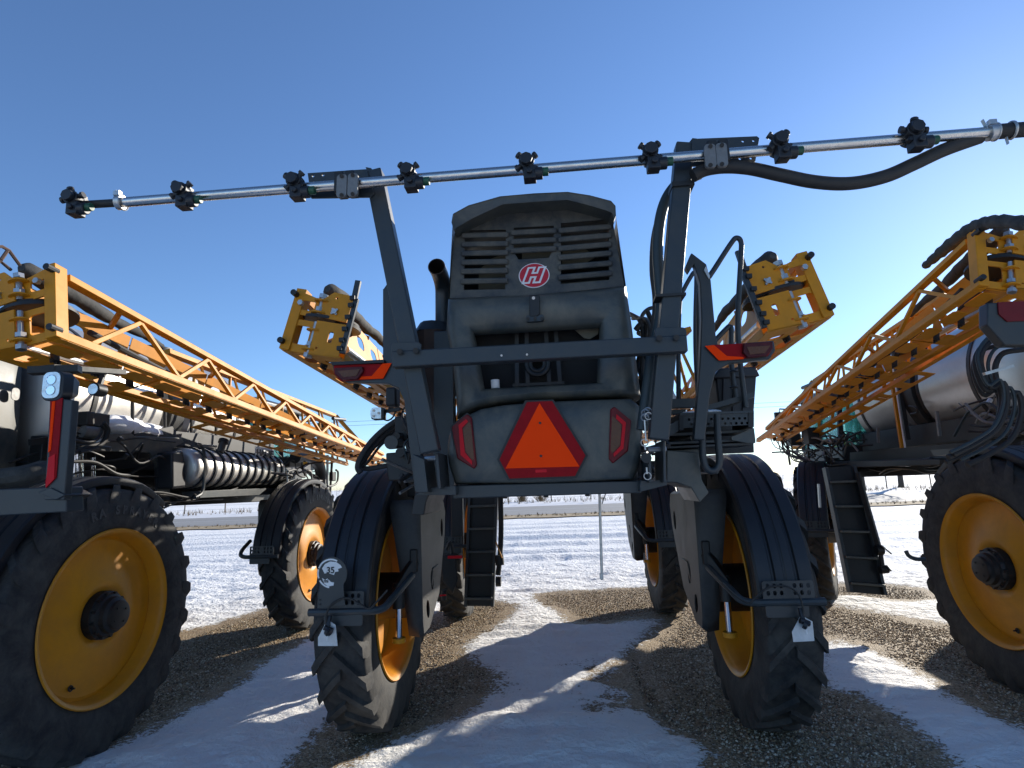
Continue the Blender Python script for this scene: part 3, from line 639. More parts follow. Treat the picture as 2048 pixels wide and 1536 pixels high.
    T(MB().plate([Q(e-.05, .235, -.012), Q(e-.05, inw, -.002), Q(.5, inw, -.012), Q(.5, .235, -.012)], n*.010, [rrect(Q(.12, .34, -.012), a, l, .05, .05, .02), rrect(Q(.32, .34, -.012), a, l, .06, .06, .02)]), 'hinge_floor')
    for z_ in (.02, .16, H0*.66, H0*.86):
        T(MB().plate(arc(Q(e-.02, .222, z_), l, a, .055, 0, 2*math.pi*15/16, 15), n*.010), 'hinge_lug')
    T(MB().cyl(Q(e-.02, .222, -.03), Q(e-.02, .222, .23), .018, 10), 'hinge_pin', 'zinc'); T(MB().cyl(Q(e-.02, .222, H0*.62), Q(e-.02, .222, H0*.95), .018, 10), 'hinge_pin', 'zinc')
    for z_ in (-.03, .05, H0*.70, H0*.92): T(MB().cyl(Q(e-.02, .222, z_), Q(e-.02, .222, z_+.03), .032, 6), 'hinge_nut', 'zinc')
    mb = MB(); ctr = Q(.14, .25, .262)
    mb.plate(arc(ctr, l, a, .21, 0, 2*math.pi*27/28, 27), n*.022); mb.plate(arc(ctr+n*.032, l, a, .19, 0, 2*math.pi*27/28, 27), n*.014); T(mb, 'cable_sheave', 'black')
    for i_, z_ in ((-.02, .055), (-.02, H0-.03)): T(MB().cyl(Q(-.075, i_+.03, z_), Q(.01, i_+.03, z_), .022, 10), 'rubber_bumper', 'black')
    for i_, z_ in ((.08, H0*.78), (.34, H0*.72)):
        mb = MB(); mb.cyl(Q(e-.06, i_, z_), Q(e-.03, i_, z_), .02, 6)
        if i_ > .2:
            for t in range(4): mb.cyl(Q(e-.055, i_+.022*math.cos(t*1.57+.78), z_+.022*math.sin(t*1.57+.78)), Q(e-.035, i_+.022*math.cos(t*1.57+.78), z_+.022*math.sin(t*1.57+.78)), .008, 6)
        T(mb, 'bolt', 'zinc')
    mb = MB(); mb.bar(Q(e-.05, inw+.01, .03), Q(e-.05, inw+.015, H0*.98), .035, .03, a); mb.bar(Q(e-.05, inw+.0, H0*.95), Q(e-.05, inw-.005, H0*1.28), .04, .03, a); T(mb, 'hinge_stay', 'frame', bev=.004)
    for z_ in (.06, .12, .2, H0*.65, H0*.85, H0*.97): T(MB().box(Q(e-.07, inw-.005, z_), (.035, .03, .028)), 'hinge_stop', 'black')
    pts = [Q(-.02+.24*i, .22+.012*i+.012*math.sin(i*2), H0+.05-.010*i+.010*math.sin(i*1.7)) for i in range(7)]
    T(MB().tube(spline(pts, 4), [(.070-.0019*i)*min(1, (.35, .8, .97, 1)[min(i, 3)])*(1+.07*math.sin(i*2.1)+.06*math.sin(i*5.3)) for i in range(25)], 14), 'rolled_wrap', 'canvas')
    T(MB().tube(spline([Q(-.05, .34, .22), Q(.1, .36, .3), Q(.3, .32, .26), Q(.7, .3, .2)], 5), .014, 7), 'hinge_hose', 'hose')
    T(MB().cyl(Q(.1, inw*.9, .10), Q(1.1, inw*.75, .14), .028, 10), 'hinge_cylinder', 'zinc')
    return bb

# ------------------------------------------------------------------ chassis, tank and cab shared by all sprayers
def chassis(root, tankmat='tank', tank_y=(.55, 2.95), cab_y=3.6, rots=(0, 0, 0, 0), steer=0.0):
    og = ORG[root.name]; V = lambda x, y, z: og+Vector((x, y, z))
    for sx in (-1, 1):
        MB().bar(V(sx*.40, -1.55, 1.86), V(sx*.40, 4.9, 1.86), .10, .20).build('frame_rail', 'black', root, bev=.006)
    for y in (-1.2, .55, 1.6, 2.7, 4.4): MB().bar(V(-.40, y, 1.86), V(.40, y, 1.86), .10, .14).build('cross_member', 'black', root)
    i = 0
    for y in (0, WB):
        for sx in (-1, 1):
            wheel(root, sx, y, rots[i], steer if y else 0); leg(root, sx, y); fd = fender(root, sx, y); fd.rotation_euler.z = steer if y else 0; i += 1
    # tank: two barrels on a cradle
    y0, y1 = tank_y; r = .70; zc = 2.72; ym = (y0+y1)/2
    for a_, b_ in ((y0, ym-.09), (ym+.09, y1)):
        L = b_-a_; MB().lathe(V(0, a_, zc), (0, 1, 0), [(.0, .0001), (.02, .35), (.07, .60), (.15, r), (L-.15, r), (L-.07, .60), (L-.02, .35), (L, .0001)], 56).build('tank_barrel', tankmat, root, smooth=50)
    MB().lathe(V(0, ym-.11, zc), (0, 1, 0), [(0, .66), (0, .715), (.22, .715), (.22, .66)], 56, closed_prof=True).build('tank_band', 'black', root)
    for yy in (y0+.35, y1-.35): MB().lathe(V(0, yy, zc), (0, 1, 0), [(0, r+.001), (0, r+.008), (.05, r+.008), (.05, r+.001)], 56, closed_prof=True).build('tank_strap', 'black', root)
    MB().box(V(0, ym, 2.02), (.95, y1-y0, .12)).build('tank_cradle', 'black', root, bev=.01)
    for sx in (-1, 1): MB().bar(V(sx*.52, y0, 2.16), V(sx*.52, y1, 2.16), .12, .26).build('cradle_rail', 'black', root, bev=.01)
    MB().cyl(V(0, ym+.5, zc+.66), V(0, ym+.5, zc+.80), .22, 24).build('tank_lid', 'plastic', root)
    # cab
    c0, c1, zb, zt, hw = cab_y, cab_y+1.45, 1.98, 2.96, .74
    cb = MB().box(V(0, (c0+c1)/2, zb), (1.5, c1-c0, .30)).build('cab_base', 'plastic', root, bev=.02)
    T = lambda mb, nm, mt, bev=0: mb.build(nm, mt, cb, bev=bev)
    for sx in (-1, 1):
        for yy in (c0+.05, c0+.75, c1-.05): T(MB().bar(V(sx*hw, yy, zb+.15), V(sx*(hw-.06), yy-(.06 if yy > c0+.5 else 0), zt), .06, .07), 'pillar', 'black', .008)
        T(MB().plate([V(sx*hw, c0+.09, zb+.17), V(sx*hw, c0+.71, zb+.17), V(sx*(hw-.055), c0+.66, zt-.03), V(sx*(hw-.055), c0+.09, zt-.03)], (-sx*.006, 0, 0)), 'side_window', 'glass')
        T(MB().plate([V(sx*hw, c0+.79, zb+.17), V(sx*hw, c1-.09, zb+.17), V(sx*(hw-.055), c1-.15, zt-.03), V(sx*(hw-.055), c0+.74, zt-.03)], (-sx*.006, 0, 0)), 'door_window', 'glass')
        mb = MB(); mb.tube([V(sx*(hw-.02), c1-.05, 2.85), V(sx*(hw+.28), c1+.10, 2.90), V(sx*(hw+.30), c1+.10, 2.80)], .014, 8); mb.box(V(sx*(hw+.30), c1+.08, 2.70), (.17, .06, .28)); T(mb, 'mirror', 'black', .01)
    T(MB().plate([V(-.66, c1, zb+.17), V(.66, c1, zb+.17), V(.68, c1-.06, zt-.03), V(-.68, c1-.06, zt-.03)], (0, -.006, 0)), 'windscreen', 'glass')
    T(MB().plate([V(-.66, c0, zb+.17), V(.66, c0, zb+.17), V(.68, c0, zt-.03), V(-.68, c0, zt-.03)], (0, .006, 0)), 'rear_window', 'glass')
    T(MB().loft([[V(-.76, c0-.05, zt), V(.76, c0-.05, zt), V(.76, c1+.10, zt), V(-.76, c1+.10, zt)], [V(-.76, c0-.05, zt+.07), V(.76, c0-.05, zt+.07), V(.76, c1+.10, zt+.07), V(-.76, c1+.10, zt+.07)], [V(-.66, c0+.1, zt+.12), V(.66, c0+.1, zt+.12), V(.66, c1-.05, zt+.12), V(-.66, c1-.05, zt+.12)]], cap0=True, cap1=True), 'roof', 'grey', .02)
    mb = MB(); mb.box(V(0, c0+.55, zb+.32), (.5, .5, .14)); mb.box(V(0, c0+.30, zb+.72), (.46, .12, .6)); T(mb, 'seat', 'black', .03)
    mb = MB(); mb.bar(V(0, c1-.4, zb+.1), V(0, c1-.55, zb+.65), .06, .06); mb.ring(V(0, c1-.57, zb+.68), (0, -.7, .6), .19, .014); T(mb, 'steering_wheel', 'black')
    # front boom mast
    for sx in (-1, 1): MB().bar(V(sx*.5, 4.9, 1.9), V(sx*.5, 5.9, 2.2), .10, .14).build('mast_arm', 'black', root, bev=.006)
    MB().bar(V(-.7, 5.95, 2.25), V(.7, 5.95, 2.25), .10, .12).build('mast_beam', 'yellow', root, bev=.006); MB().bar(V(-.7, 5.95, 2.75), V(.7, 5.95, 2.75), .08, .08).build('mast_beam', 'yellow', root, bev=.006)
    for sx in (-1, 0, 1): MB().bar(V(sx*.65, 5.95, 2.29), V(sx*.65, 5.95, 2.71), .08, .08).build('mast_post', 'yellow', root)
# ------------------------------------------------------------------ middle sprayer, seen from behind
mid_s = thing('sprayer', 'dark grey sprayer in the middle seen from behind with orange triangle and overhead spray tube', 'sprayer', (0, 0, 0), 'parked crop sprayers')
chassis(mid_s, rots=(.1, .9, .5, 1.7))
mk = lambda mb, nm, mt, bev=0, par=mid_s, lab=None, smooth=35: mb.build(nm, mt, par, bev=bev, label=lab, smooth=smooth)
YH = -1.9
def sub_ring(poly, n):
    """resample closed polygon of 4 corner-paths (lists) to n points each"""
    out = []
    for path in poly:
        d = [0]
        for a, b in zip(path, path[1:]): d.append(d[-1]+math.dist(a, b))
        for i in range(n):
            t = d[-1]*i/n; k = max(j for j in range(len(d)) if d[j] <= t+1e-9); k = min(k, len(path)-2)
            f = (t-d[k])/(d[k+1]-d[k]); out.append((path[k][0]*(1-f)+path[k+1][0]*f, path[k][1]*(1-f)+path[k+1][1]*f))
    return out
def shrink(pts, cx, cy, d): 
    o = []
    for x, y in pts:
        r = math.hypot(x-cx, y-cy); o.append((x+(cx-x)/r*d, y+(cy-y)/r*d))
    return o
# hood: lower panel
low = sub_ring([[(917, 842), (955, 822), (1000, 813), (1090, 806), (1180, 802), (1262, 800)], [(1262, 800), (1280, 815), (1284, 860), (1280, 930), (1266, 960)], [(1266, 960), (1090, 968), (912, 968)], [(912, 968), (898, 925), (897, 890), (905, 855), (917, 842)]], 7)
fr = [P(a, b, y=YH+.05) for a, b in low]; ctr = sum(fr, Vector())/len(fr)
def off(v, f, y): return Vector((ctr.x+(v.x-ctr.x)*f, y, ctr.z+(v.z-ctr.z)*f))
rings = [[Vector((v.x*.97, -.7, v.z)) for v in fr], fr, [off(v, .985, YH-.01) for v in fr], [off(v, .955, YH-.04) for v in fr], [off(v, .90, YH-.048) for v in fr], [off(v, .55, YH-.05) for v in fr], [off(v, .2, YH-.05) for v in fr]]
hl = mk(MB().loft(rings, cap1=True), 'hood_lower_panel', 'grey', smooth=50)
# hood: middle panel with window
outl = sub_ring([[(897, 600), (1060, 592), (1180, 583), (1252, 574)], [(1252, 574), (1262, 640), (1272, 720), (1282, 796)], [(1282, 796), (1180, 799), (1090, 803), (1000, 810), (955, 819), (915, 838)], [(915, 838), (908, 740), (893, 660), (897, 600)]], 8)
win = sub_ring([[(948, 667), (1200, 652)], [(1200, 652), (1194, 766)], [(1194, 766), (968, 778)], [(968, 778), (948, 667)]], 8)
o3 = [P(a, b, y=YH+.06) for a, b in outl]; w3 = [P(a, b, y=YH+.02) for a, b in win]
def blend(f, y): return [Vector((a.x*(1-f)+b.x*f, y, a.z*(1-f)+b.z*f)) for a, b in zip(o3, w3)]
rings = [[Vector((v.x*.96, -.7, v.z)) for v in o3], o3, blend(.06, YH+.01), blend(.2, YH-.025), blend(.45, YH-.035), blend(.8, YH-.02), blend(.93, YH-.005), blend(1, YH+.02), [Vector((v.x, YH+.06, v.z)) for v in w3]]
hm_ = mk(MB().loft(rings), 'hood_middle_panel', 'grey', smooth=50)
# what shows inside the window
mk(MB().plate([P(930, 640, y=YH+.16), P(1230, 640, y=YH+.16), P(1230, 800, y=YH+.16), P(930, 800, y=YH+.16)], (0, .02, 0)), 'radiator_core', 'core')
mb = MB(); c = P(1075, 728, y=YH+.10); mb.ring(c, (0, 1, 0), .055, .012, 24, 8); mb.ring(c, (0, 1, 0), .035, .010, 20, 8)
for dx in (-.11, -.055, .055, .11): mb.bar(c+Vector((dx, .02, -.14)), c+Vector((dx*.9, .02, .19)), .008, .02)
mb.bar(c+Vector((-.13, .02, -.10)), c+Vector((.13, .02, -.10)), .02, .015); mk(mb, 'fan_guard', 'black')
mk(MB().plate(PY([(1145, 655), (1198, 655), (1196, 668), (1180, 678), (1168, 676)], YH+.09), (0, .01, 0)), 'duct_corner', 'shroud')
mk(MB().cyl(P(991, 777, y=YH+.07), P(990, 760, y=YH+.07), .022, 14), 'filter_canister', 'white')
# hood: grille panel
def gy(py): return YH + .03 + (600-py)/160*.06
def G(px, py, d=0): return P(px, py, y=YH+.03)+Vector((0, (600-py)/160*.05+d, 0))
cols = [(927, 1010, 452, 578, [464, 483, 502, 521, 540, 561], -.02), (1026, 1107, 445, 513, [457, 476, 495], -.055), (1122, 1219, 433, 562, [450, 469, 488, 507, 528, 549], -.09)]
holes = []
for x0, x1, y0, y1, sl, k in cols:
    pts = [(x0, y0), (x1, y0), (x1, y1), (x0, y1)]
    if len(sl) == 3: pts = [(x0, y0), (x1, y0), (x1, y1-18), (x1-10, y1), (x0+10, y1), (x0, y1-18)]
    holes.append([G(a, b+k*(a-(x0+x1)/2)) for a, b in pts])
gp_out = [(906, 458), (930, 440), (1000, 409), (1080, 401), (1135, 400), (1226, 424), (1238, 500), (1250, 571), (1170, 580), (1060, 590), (899, 597), (901, 520)]
gpan = mk(MB().plate([G(a, b) for a, b in gp_out], (0, .02, 0), holes), 'grille_panel', 'panel', bev=.004)
for x0, x1, y0, y1, sl, k in cols:
    xc = (x0+x1)/2
    for y_ in sl:
        a = G(x0-6, y_+k*(x0-6-xc), -.004); b = G(x1+6, y_+k*(x1+6-xc), -.004)
        mk(MB().bar(a, b, .032, .029, (0, -.45, 1)), 'louvre_slat', 'panel', bev=.007, par=gpan)
# inside the grille: cooler pack and tan ducts
mk(MB().plate([G(912, 470, .22), G(1225, 440, .22), G(1240, 600, .22), G(905, 605, .22)], (0, .02, 0)), 'cooler_core', 'core')
for pts in ([(950, 520), (975, 495), (1010, 480), (1012, 580), (950, 582)], [(1040, 470), (1110, 455), (1110, 520), (1040, 520)], [(1125, 480), (1160, 462), (1195, 490), (1160, 515), (1125, 520)], [(1123, 548), (1218, 540), (1218, 570), (1123, 570)]):
    mk(MB().plate([G(a, b, .12) for a, b in pts], (0, .02, 0)), 'air_duct', 'shroud')
# roof cap with visor
top = [(903, 445), (906, 428), (937, 411), (1000, 393), (1068, 387), (1135, 384), (1180, 391), (1222, 402), (1231, 412), (1232, 432)]
bot = [(908, 462), (914, 455), (945, 437), (1005, 409), (1068, 404), (1135, 400), (1175, 410), (1212, 421), (1224, 426), (1228, 440)]
def visor(y, f=1.0, dz=0): return [P(a, b, y=YH-.04)*1 + Vector((0, y-(YH-.04), dz)) for a, b in top] + [P(a, b, y=YH-.04) + Vector((0, y-(YH-.04), dz)) for a, b in bot[::-1]]
rings = [visor(YH-.035), visor(YH-.045), visor(YH+.15, dz=.015), visor(-1.2, dz=-.02), visor(-.75, dz=-.10)]
mk(MB().loft(rings, cap0=True, cap1=True), 'hood_roof', 'grey', bev=.008, smooth=45)
# hood sides
for sd_, px in ((1, [(1231, 428), (1252, 572)]), (-1, [(906, 432), (897, 598)])):
    t_, b_ = P(*px[0], y=YH+.03), P(*px[1], y=YH+.03)
    rings = [[t_, mid(t_, b_), b_], [t_+Vector((sd_*.012, .12, 0)), mid(t_, b_)+Vector((sd_*.016, .12, 0)), b_+Vector((sd_*.012, .12, 0))], [t_+Vector((-sd_*.02, 1.15, -.08)), mid(t_, b_)+Vector((-sd_*.01, 1.15, 0)), b_+Vector((-sd_*.015, 1.15, 0))]]
    mk(MB().loft(rings, closed=False), 'hood_side', 'grey', smooth=60)
# badge
bc = G(1068, 549, -.003); u = Vector((1, 0, 0)); v = Vector((0, .135, 1)).normalized()
bw, bh = (G(1099, 549)-G(1037, 549)).length/2, (G(1068, 523)-G(1068, 575)).length/2
def ellp(f, d=0): return [bc + u*bw*f*math.cos(t)+v*bh*f*math.sin(t)+Vector((0, d, 0)) for t in [2*math.pi*i/40 for i in range(40)]]
bd = mk(MB().plate(ellp(1), (0, .004, 0)), 'badge', 'white', par=gpan, lab='round red badge with white letter H outline')
mk(MB().plate(ellp(.94, -.002), (0, .001, 0)), 'badge_field', 'logo_red', par=gpan)
def hshape(sc, d, th, fat):
    sk = .34; q = lambda a, b: bc + u*(a+sk*b)*bw*sc + v*b*bh*sc + Vector((0, d, 0))
    o, i, m_ = .50+fat, .19-fat, .12+fat; t = .56+fat
    return MB().plate([q(-o, -t), q(-i, -t), q(-i, -m_), q(i, -m_), q(i, -t), q(o, -t), q(o, t), q(i, t), q(i, m_), q(-i, m_), q(-i, t), q(-o, t)], (0, th, 0))
mk(hshape(1, -.0045, .001, .11), 'badge_letter_border', 'white', par=gpan); mk(hshape(1, -.007, .001, -.03), 'badge_letter', 'logo_red', par=gpan)
# latch
lt = mk(MB().plate(PY([(1058, 590), (1079, 590), (1080, 628), (1075, 632), (1059, 632)], YH-.06), (0, .04, 0)), 'hood_latch', 'black', bev=.004)
mk(MB().plate(rrect(P(1070, 636, y=YH-.055), (1, 0, 0), (0, 0, 1), .042, .016, .008), (0, .025, 0)), 'latch_bracket', 'frame', par=lt)
for dx in (-14, 0, 14): mk(MB().cyl(P(1070+dx, 637, y=YH-.066), P(1070+dx, 637, y=YH-.05), .008, 8), 'bolt', 'black', par=lt)
mk(MB().cyl(P(1067, 596, y=YH-.066), P(1067, 596, y=YH-.055), .008, 12), 'latch_bolt', 'zinc', par=lt)
# slow vehicle triangle
ys_ = YH-.075
sm = mk(MB().plate(PY([(1054, 804), (1104, 802), (1171, 911), (1150, 952), (1019, 957), (999, 919)], ys_), (0, .006, 0)), 'slow_vehicle_triangle', 'deepred', lab='orange triangle with dark red border')
mk(MB().plate(PY([(1079, 806), (1159, 933), (1011, 937)], ys_-.002), (0, .0015, 0)), 'triangle_field', 'orange', par=sm)
hexa = [(1050, 801), (1107, 799), (1176, 911), (1153, 956), (1016, 961), (994, 919)]
mk(MB().plate(PY(hexa, ys_+.006), (0, .004, 0)), 'triangle_backing', 'black', par=sm)
for p in ((1080, 846), (1082, 912)): mk(MB().cyl(P(*p, y=ys_-.006), P(*p, y=ys_), .006, 10), 'bolt', 'black', par=sm)
mk(MB().plate(rrect(P(1082, 942, y=ys_-.002), (1, 0, 0), (0, 0, 1), .026, .007, .003), (0, .001, 0)), 'small_print_stamp', 'redstrip', par=sm)
for sx_, sg in ((-1, .035), (1, .035)): pass
mk(MB().box(P(1082, 880, y=ys_+.03), (.12, .045, .12)), 'triangle_mount', 'black', par=sm)
# tail lamps
for nm, outp, strip_, amb in (('left', [(903, 854), (934, 828), (943, 835), (953, 930), (948, 938), (914, 917)], [(917, 850), (932, 838), (936, 843), (924, 856), (930, 905), (944, 922), (944, 930), (921, 910)], [(926, 858), (938, 843), (942, 850), (948, 918), (944, 920), (931, 902)]),
                              ('right', [(1221, 818), (1229, 813), (1263, 841), (1256, 902), (1226, 927), (1218, 918)], [(1233, 828), (1252, 845), (1247, 897), (1228, 914), (1227, 907), (1241, 892), (1245, 849), (1232, 837)], [(1224, 832), (1230, 836), (1243, 850), (1240, 890), (1225, 906), (1221, 900)])):
    lp = mk(MB().plate(PY(outp, YH-.065), (0, .05, 0)), 'tail_lamp', 'lampred', bev=.005)
    mk(MB().plate(PY(strip_, YH-.069), (0, .003, 0)), 'lamp_strip', 'redstrip', par=lp); mk(MB().plate(PY(amb, YH-.068), (0, .002, 0)), 'amber_lens', 'amber', par=lp)
    c0 = (sum(p[0] for p in outp)/6, sum(p[1] for p in outp)/6)
    mk(MB().plate(PY([(c0[0]+(x-c0[0])*1.10, c0[1]+(y-c0[1])*1.05) for x, y in outp], YH-.048), (0, .03, 0)), 'lamp_bezel', 'black', par=lp)
# rear frame beam
rb = mk(MB().loft([[P(906, 971, y=-1.93), P(1283, 961, y=-1.93), P(1283, 986, y=-1.93), P(906, 997, y=-1.93)], [p+Vector((0, .25, 0)) for p in (P(906, 971, y=-1.93), P(1283, 961, y=-1.93), P(1283, 986, y=-1.93), P(906, 997, y=-1.93))]], cap0=True, cap1=True), 'rear_beam', 'frame', bev=.005)
for px in (1010, 1092, 1175): mk(MB().cyl(P(px, 990-(px-906)*.028, y=-1.8), P(px, 1000-(px-906)*.028, y=-1.8), .012, 8), 'beam_bolt', 'black', par=rb)
mk(MB().box((0, -1.45, 1.76), (.84, .55, .06)), 'belly_plate', 'black')
mk(MB().box((0, 1.2, 1.90), (.7, 4.6, .10)), 'belly_pan', 'black')
# posts of the rear tube stand
YP = -2.12
def post(pts, yy=YP, w_=.082, d_=.075): return MB().bar(P(*pts[0], y=yy), P(*pts[1], y=yy), w_, d_, (0, 1, 0))
pL = mk(post([(749, 346), (862, 905)]), 'post', 'frame', bev=.006); pR = mk(post([(1368, 292), (1316, 880)]), 'post', 'frame', bev=.006)
cbm = mk(MB().bar(P(787, 721, y=YP-.06), P(1372, 689, y=YP-.06), .06, .072, (0, 0, 1)), 'cross_bar', 'frame', bev=.005)
for px, py in ((1003, 703), (1054, 701)): mk(MB().cyl(P(px, py+8, y=YP-.096), P(px, py+8, y=YP-.088), .005, 8), 'rivet', 'zinc', par=cbm)
for cx_, cy_, bl in ((812, 702, ((799, 703), (831, 701))), (1342, 673, ((1319, 676), (1353, 675)))):
    e = mk(MB().plate(rrect(P(cx_, cy_, y=YP-.085), (1, 0, -.04), (0, 0, 1), .066, .040, .014), (0, .022, 0)), 'splice_plate', 'frame', bev=.003)
    for b_ in bl: mk(MB().cyl(P(*b_, y=YP-.115), P(*b_, y=YP-.08), .013, 6), 'bolt', 'black', par=e)
# left tall bracket with lamp arm
YB = -1.72
brl = mk(MB().plate(PY([(766, 578), (777, 562), (784, 600), (812, 735), (834, 860), (856, 985), (830, 985), (816, 870), (808, 800), (797, 776), (775, 767), (692, 764), (668, 750), (664, 727), (766, 722)], YB), (0, .05, 0)), 'side_bracket', 'frame', bev=.006)
mk(MB().plate(PY([(766, 578), (772, 580), (800, 735), (808, 800), (797, 776), (775, 767), (766, 722)], YB+.05), (0, .42, 0)), 'bracket_web', 'frame', par=brl)
def lampset(par, base, refl, org_, lens, ins, y):
    mk(MB().plate(PY(base, y), (0, .02, 0)), 'reflector_base', 'deepred', par=par, bev=.003); mk(MB().plate(PY(org_, y-.003), (0, .002, 0)), 'orange_reflector', 'orange', par=par)
    mk(MB().plate(PY(lens, y-.02), (0, .02, 0)), 'lamp_lens', 'lens', par=par, bev=.005); mk(MB().plate(PY(ins, y-.024), (0, .003, 0)), 'lamp_inner', 'amber', par=par)
lampset(brl, [(667, 730), (782, 727), (766, 757), (715, 760), (680, 762), (668, 748)], None, [(717, 759), (722, 753), (743, 752), (765, 727), (783, 726), (766, 757)], [(668, 736), (725, 733), (727, 742), (716, 758), (682, 760), (669, 748)], [(675, 742), (720, 738), (712, 752), (686, 754)], YB-.012)
mk(MB().plate(PY([(660, 724), (768, 719), (768, 725), (664, 730)], YB-.03), (0, .08, 0)), 'arm_top_edge', 'black', par=brl)
# right tall bracket with lamp arm
brr = mk(MB().plate(PY([(1371, 534), (1383, 505), (1413, 528), (1422, 560), (1432, 670), (1436, 690), (1548, 681), (1551, 700), (1540, 718), (1460, 726), (1432, 742), (1420, 790), (1410, 880), (1388, 880), (1398, 760), (1403, 640), (1400, 566), (1388, 528), (1378, 545)], YB+.05), (0, .05, 0)), 'side_bracket', 'frame', bev=.006)
lampset(brr, [(1420, 690), (1545, 683), (1546, 697), (1536, 712), (1490, 716), (1438, 720)], None, [(1410, 692), (1428, 690), (1454, 712), (1487, 714), (1488, 718), (1438, 721)], [(1487, 686), (1546, 683), (1547, 697), (1534, 712), (1495, 715), (1486, 705)], [(1494, 694), (1541, 691), (1530, 706), (1500, 709)], YB+.036)
mk(MB().plate(PY([(1412, 532), (1420, 552), (1418, 558), (1408, 540)], YB+.04), (0, .02, 0)), 'bracket_clip', 'zinc', par=brr)
# brackets the posts stand in
for pts, nm in (([(826, 908), (848, 918), (856, 985), (832, 985)], 'l'), ([(870, 908), (876, 905), (882, 978), (876, 978)], 'l'), ([(1326, 880), (1331, 880), (1333, 965), (1327, 965)], 'r'), ([(1296, 905), (1302, 905), (1304, 965), (1298, 965)], 'r')):
    mk(MB().plate(PY(pts, -2.08), (0, .22, 0)), 'post_bracket', 'frame', bev=.003)
mk(MB().plate(PY([(850, 976), (912, 972), (912, 990), (832, 990)], -2.0), (0, .2, 0)), 'post_foot', 'frame', bev=.003); mk(MB().plate(PY([(1280, 962), (1335, 960), (1335, 970), (1280, 984)], -2.0), (0, .2, 0)), 'post_foot', 'frame', bev=.003)
mk(MB().cyl(P(850, 918, y=-2.0), P(880, 916, y=-2.0), .012, 10), 'post_pin', 'zinc'); mk(MB().cyl(P(1296, 900, y=-2.0), P(1332, 898, y=-2.0), .012, 10), 'post_pin', 'zinc')
mk(MB().plate(PY([(830, 985), (860, 985), (852, 1005), (848, 1030), (822, 1030), (826, 1005)], -1.4), (0, .5, 0)), 'axle_gusset', 'black', bev=.006)
gr = mk(MB().plate(PY([(1333, 900), (1396, 905), (1404, 960), (1418, 985), (1400, 1005), (1382, 975), (1352, 965), (1333, 965)], -1.45), (0, .4, 0)), 'axle_gusset', 'grey', bev=.006)
# exhaust
mf = mk(MB().cyl(P(873, 985, y=-1.25), P(869, 668, y=-1.25), .125, 10), 'muffler_shield', 'rust', smooth=20)
mk(MB().plate([P(866, 985, y=-1.39), P(908, 985, y=-1.39), P(905, 660, y=-1.39), P(868, 662, y=-1.39)], (0, .05, 0)), 'muffler_cover', 'frame', bev=.006)
mk(MB().cyl(P(869, 668, y=-1.25), P(870, 648, y=-1.25), .125, 10, .09), 'muffler_cap', 'frame', par=mf)
ep = spline([P(887, 655, y=-1.25), P(887, 600, y=-1.26), P(886, 572, y=-1.29), P(880, 549, y=-1.37), P(873, 533, y=-1.47)], 6)
mb = MB(); mb.tube(ep, .050, 20, cap=False); mk(mb, 'exhaust_pipe', 'frame', par=mf, smooth=50)
mb = MB(); mb.tube(ep[6:], .047, 20, cap=False); mb.cyl(ep[8], ep[9], .046, 16); mk(mb, 'exhaust_bore', 'soot', par=mf, smooth=50)
mk(MB().ring(ep[-1], ep[-1]-ep[-2], .0485, .003, 24, 6), 'exhaust_lip', 'rust', par=mf)
# ------- overhead spray tube
YT = -2.22
tb = mk(MB().cyl(P(246, 405, y=YT), P(1988, 264, y=YT), .0235, 20), 'spray_tube', 'stainless', lab='long stainless tube carrying the nozzle bodies')
TD = (P(1988, 264, y=YT)-P(246, 405, y=YT)).normalized()
def nozzle(px, py, k):
    rd = random.Random(k); c = P(px, py, y=YT); f = Vector((0, -1, 0)); up = Vector((0, 0, 1)); rt = Vector((1, 0, 0))
    rot = rd.uniform(-.12, .12) if 0 < k < 7 else (.6 if k == 7 else -.5)
    t = c + up*.012 + rt*-.006 + f*.045
    nb = MB(); nb.cyl(t-f*.035, t+f*.012, .032, 16); nb.cyl(t+f*.008, t+f*.02, .035, 16); nb.cyl(c-f*.025, c+f*.02, .030, 14)
    o = mk(nb, 'nozzle_body', 'plastic', bev=.002)
    mk(MB().cyl(t+f*.02, t+f*.042, .028, 8), 'turret_cap', 'plastic', par=o, bev=.002)
    for a in (.75, 2.4, 3.75, 5.6):
        d = rt*math.cos(a+rot)+up*math.sin(a+rot); ob = MB(); ob.cyl(t+d*.028, t+d*.048, .012, 10); ob.cyl(t+d*.044, t+d*.056, .016, 10); mk(ob, 'nozzle_outlet', 'plastic', par=o)
    b0 = t + rt*.012 - up*.055; ob = MB(); ob.box(b0-f*.01, (.055, .06, .062)); ob.cyl(b0+rt*.02-f*.005, b0+rt*.058-f*.005, .028, 14); ob.cyl(b0+f*.02, b0+f*.036, .013, 10); mk(ob, 'valve_block', 'plastic', par=o, bev=.004)
    mk(MB().cyl(b0+rt*.056-f*.005+up*.006, b0+rt*.084-f*.005+up*.006, .019, 12), 'green_cap', 'green', par=o, bev=.002)
    cl = MB(); cl.cyl(c-TD*.024, c+TD*.024, .031, 14); cl.box(c+up*.036, (.03, .03, .02)); mk(cl, 'tube_clamp', 'plastic', par=o)
    return o
for k, (px, py) in enumerate(((163, 410), (377, 395), (600, 377), (824, 359), (1057, 340), (1300, 320), (1554, 299), (1818, 278))): nozzle(px, py, k)
mk(MB().cyl(P(163, 410, y=YT), P(246, 405, y=YT), .019, 14), 'end_hose', 'hose')
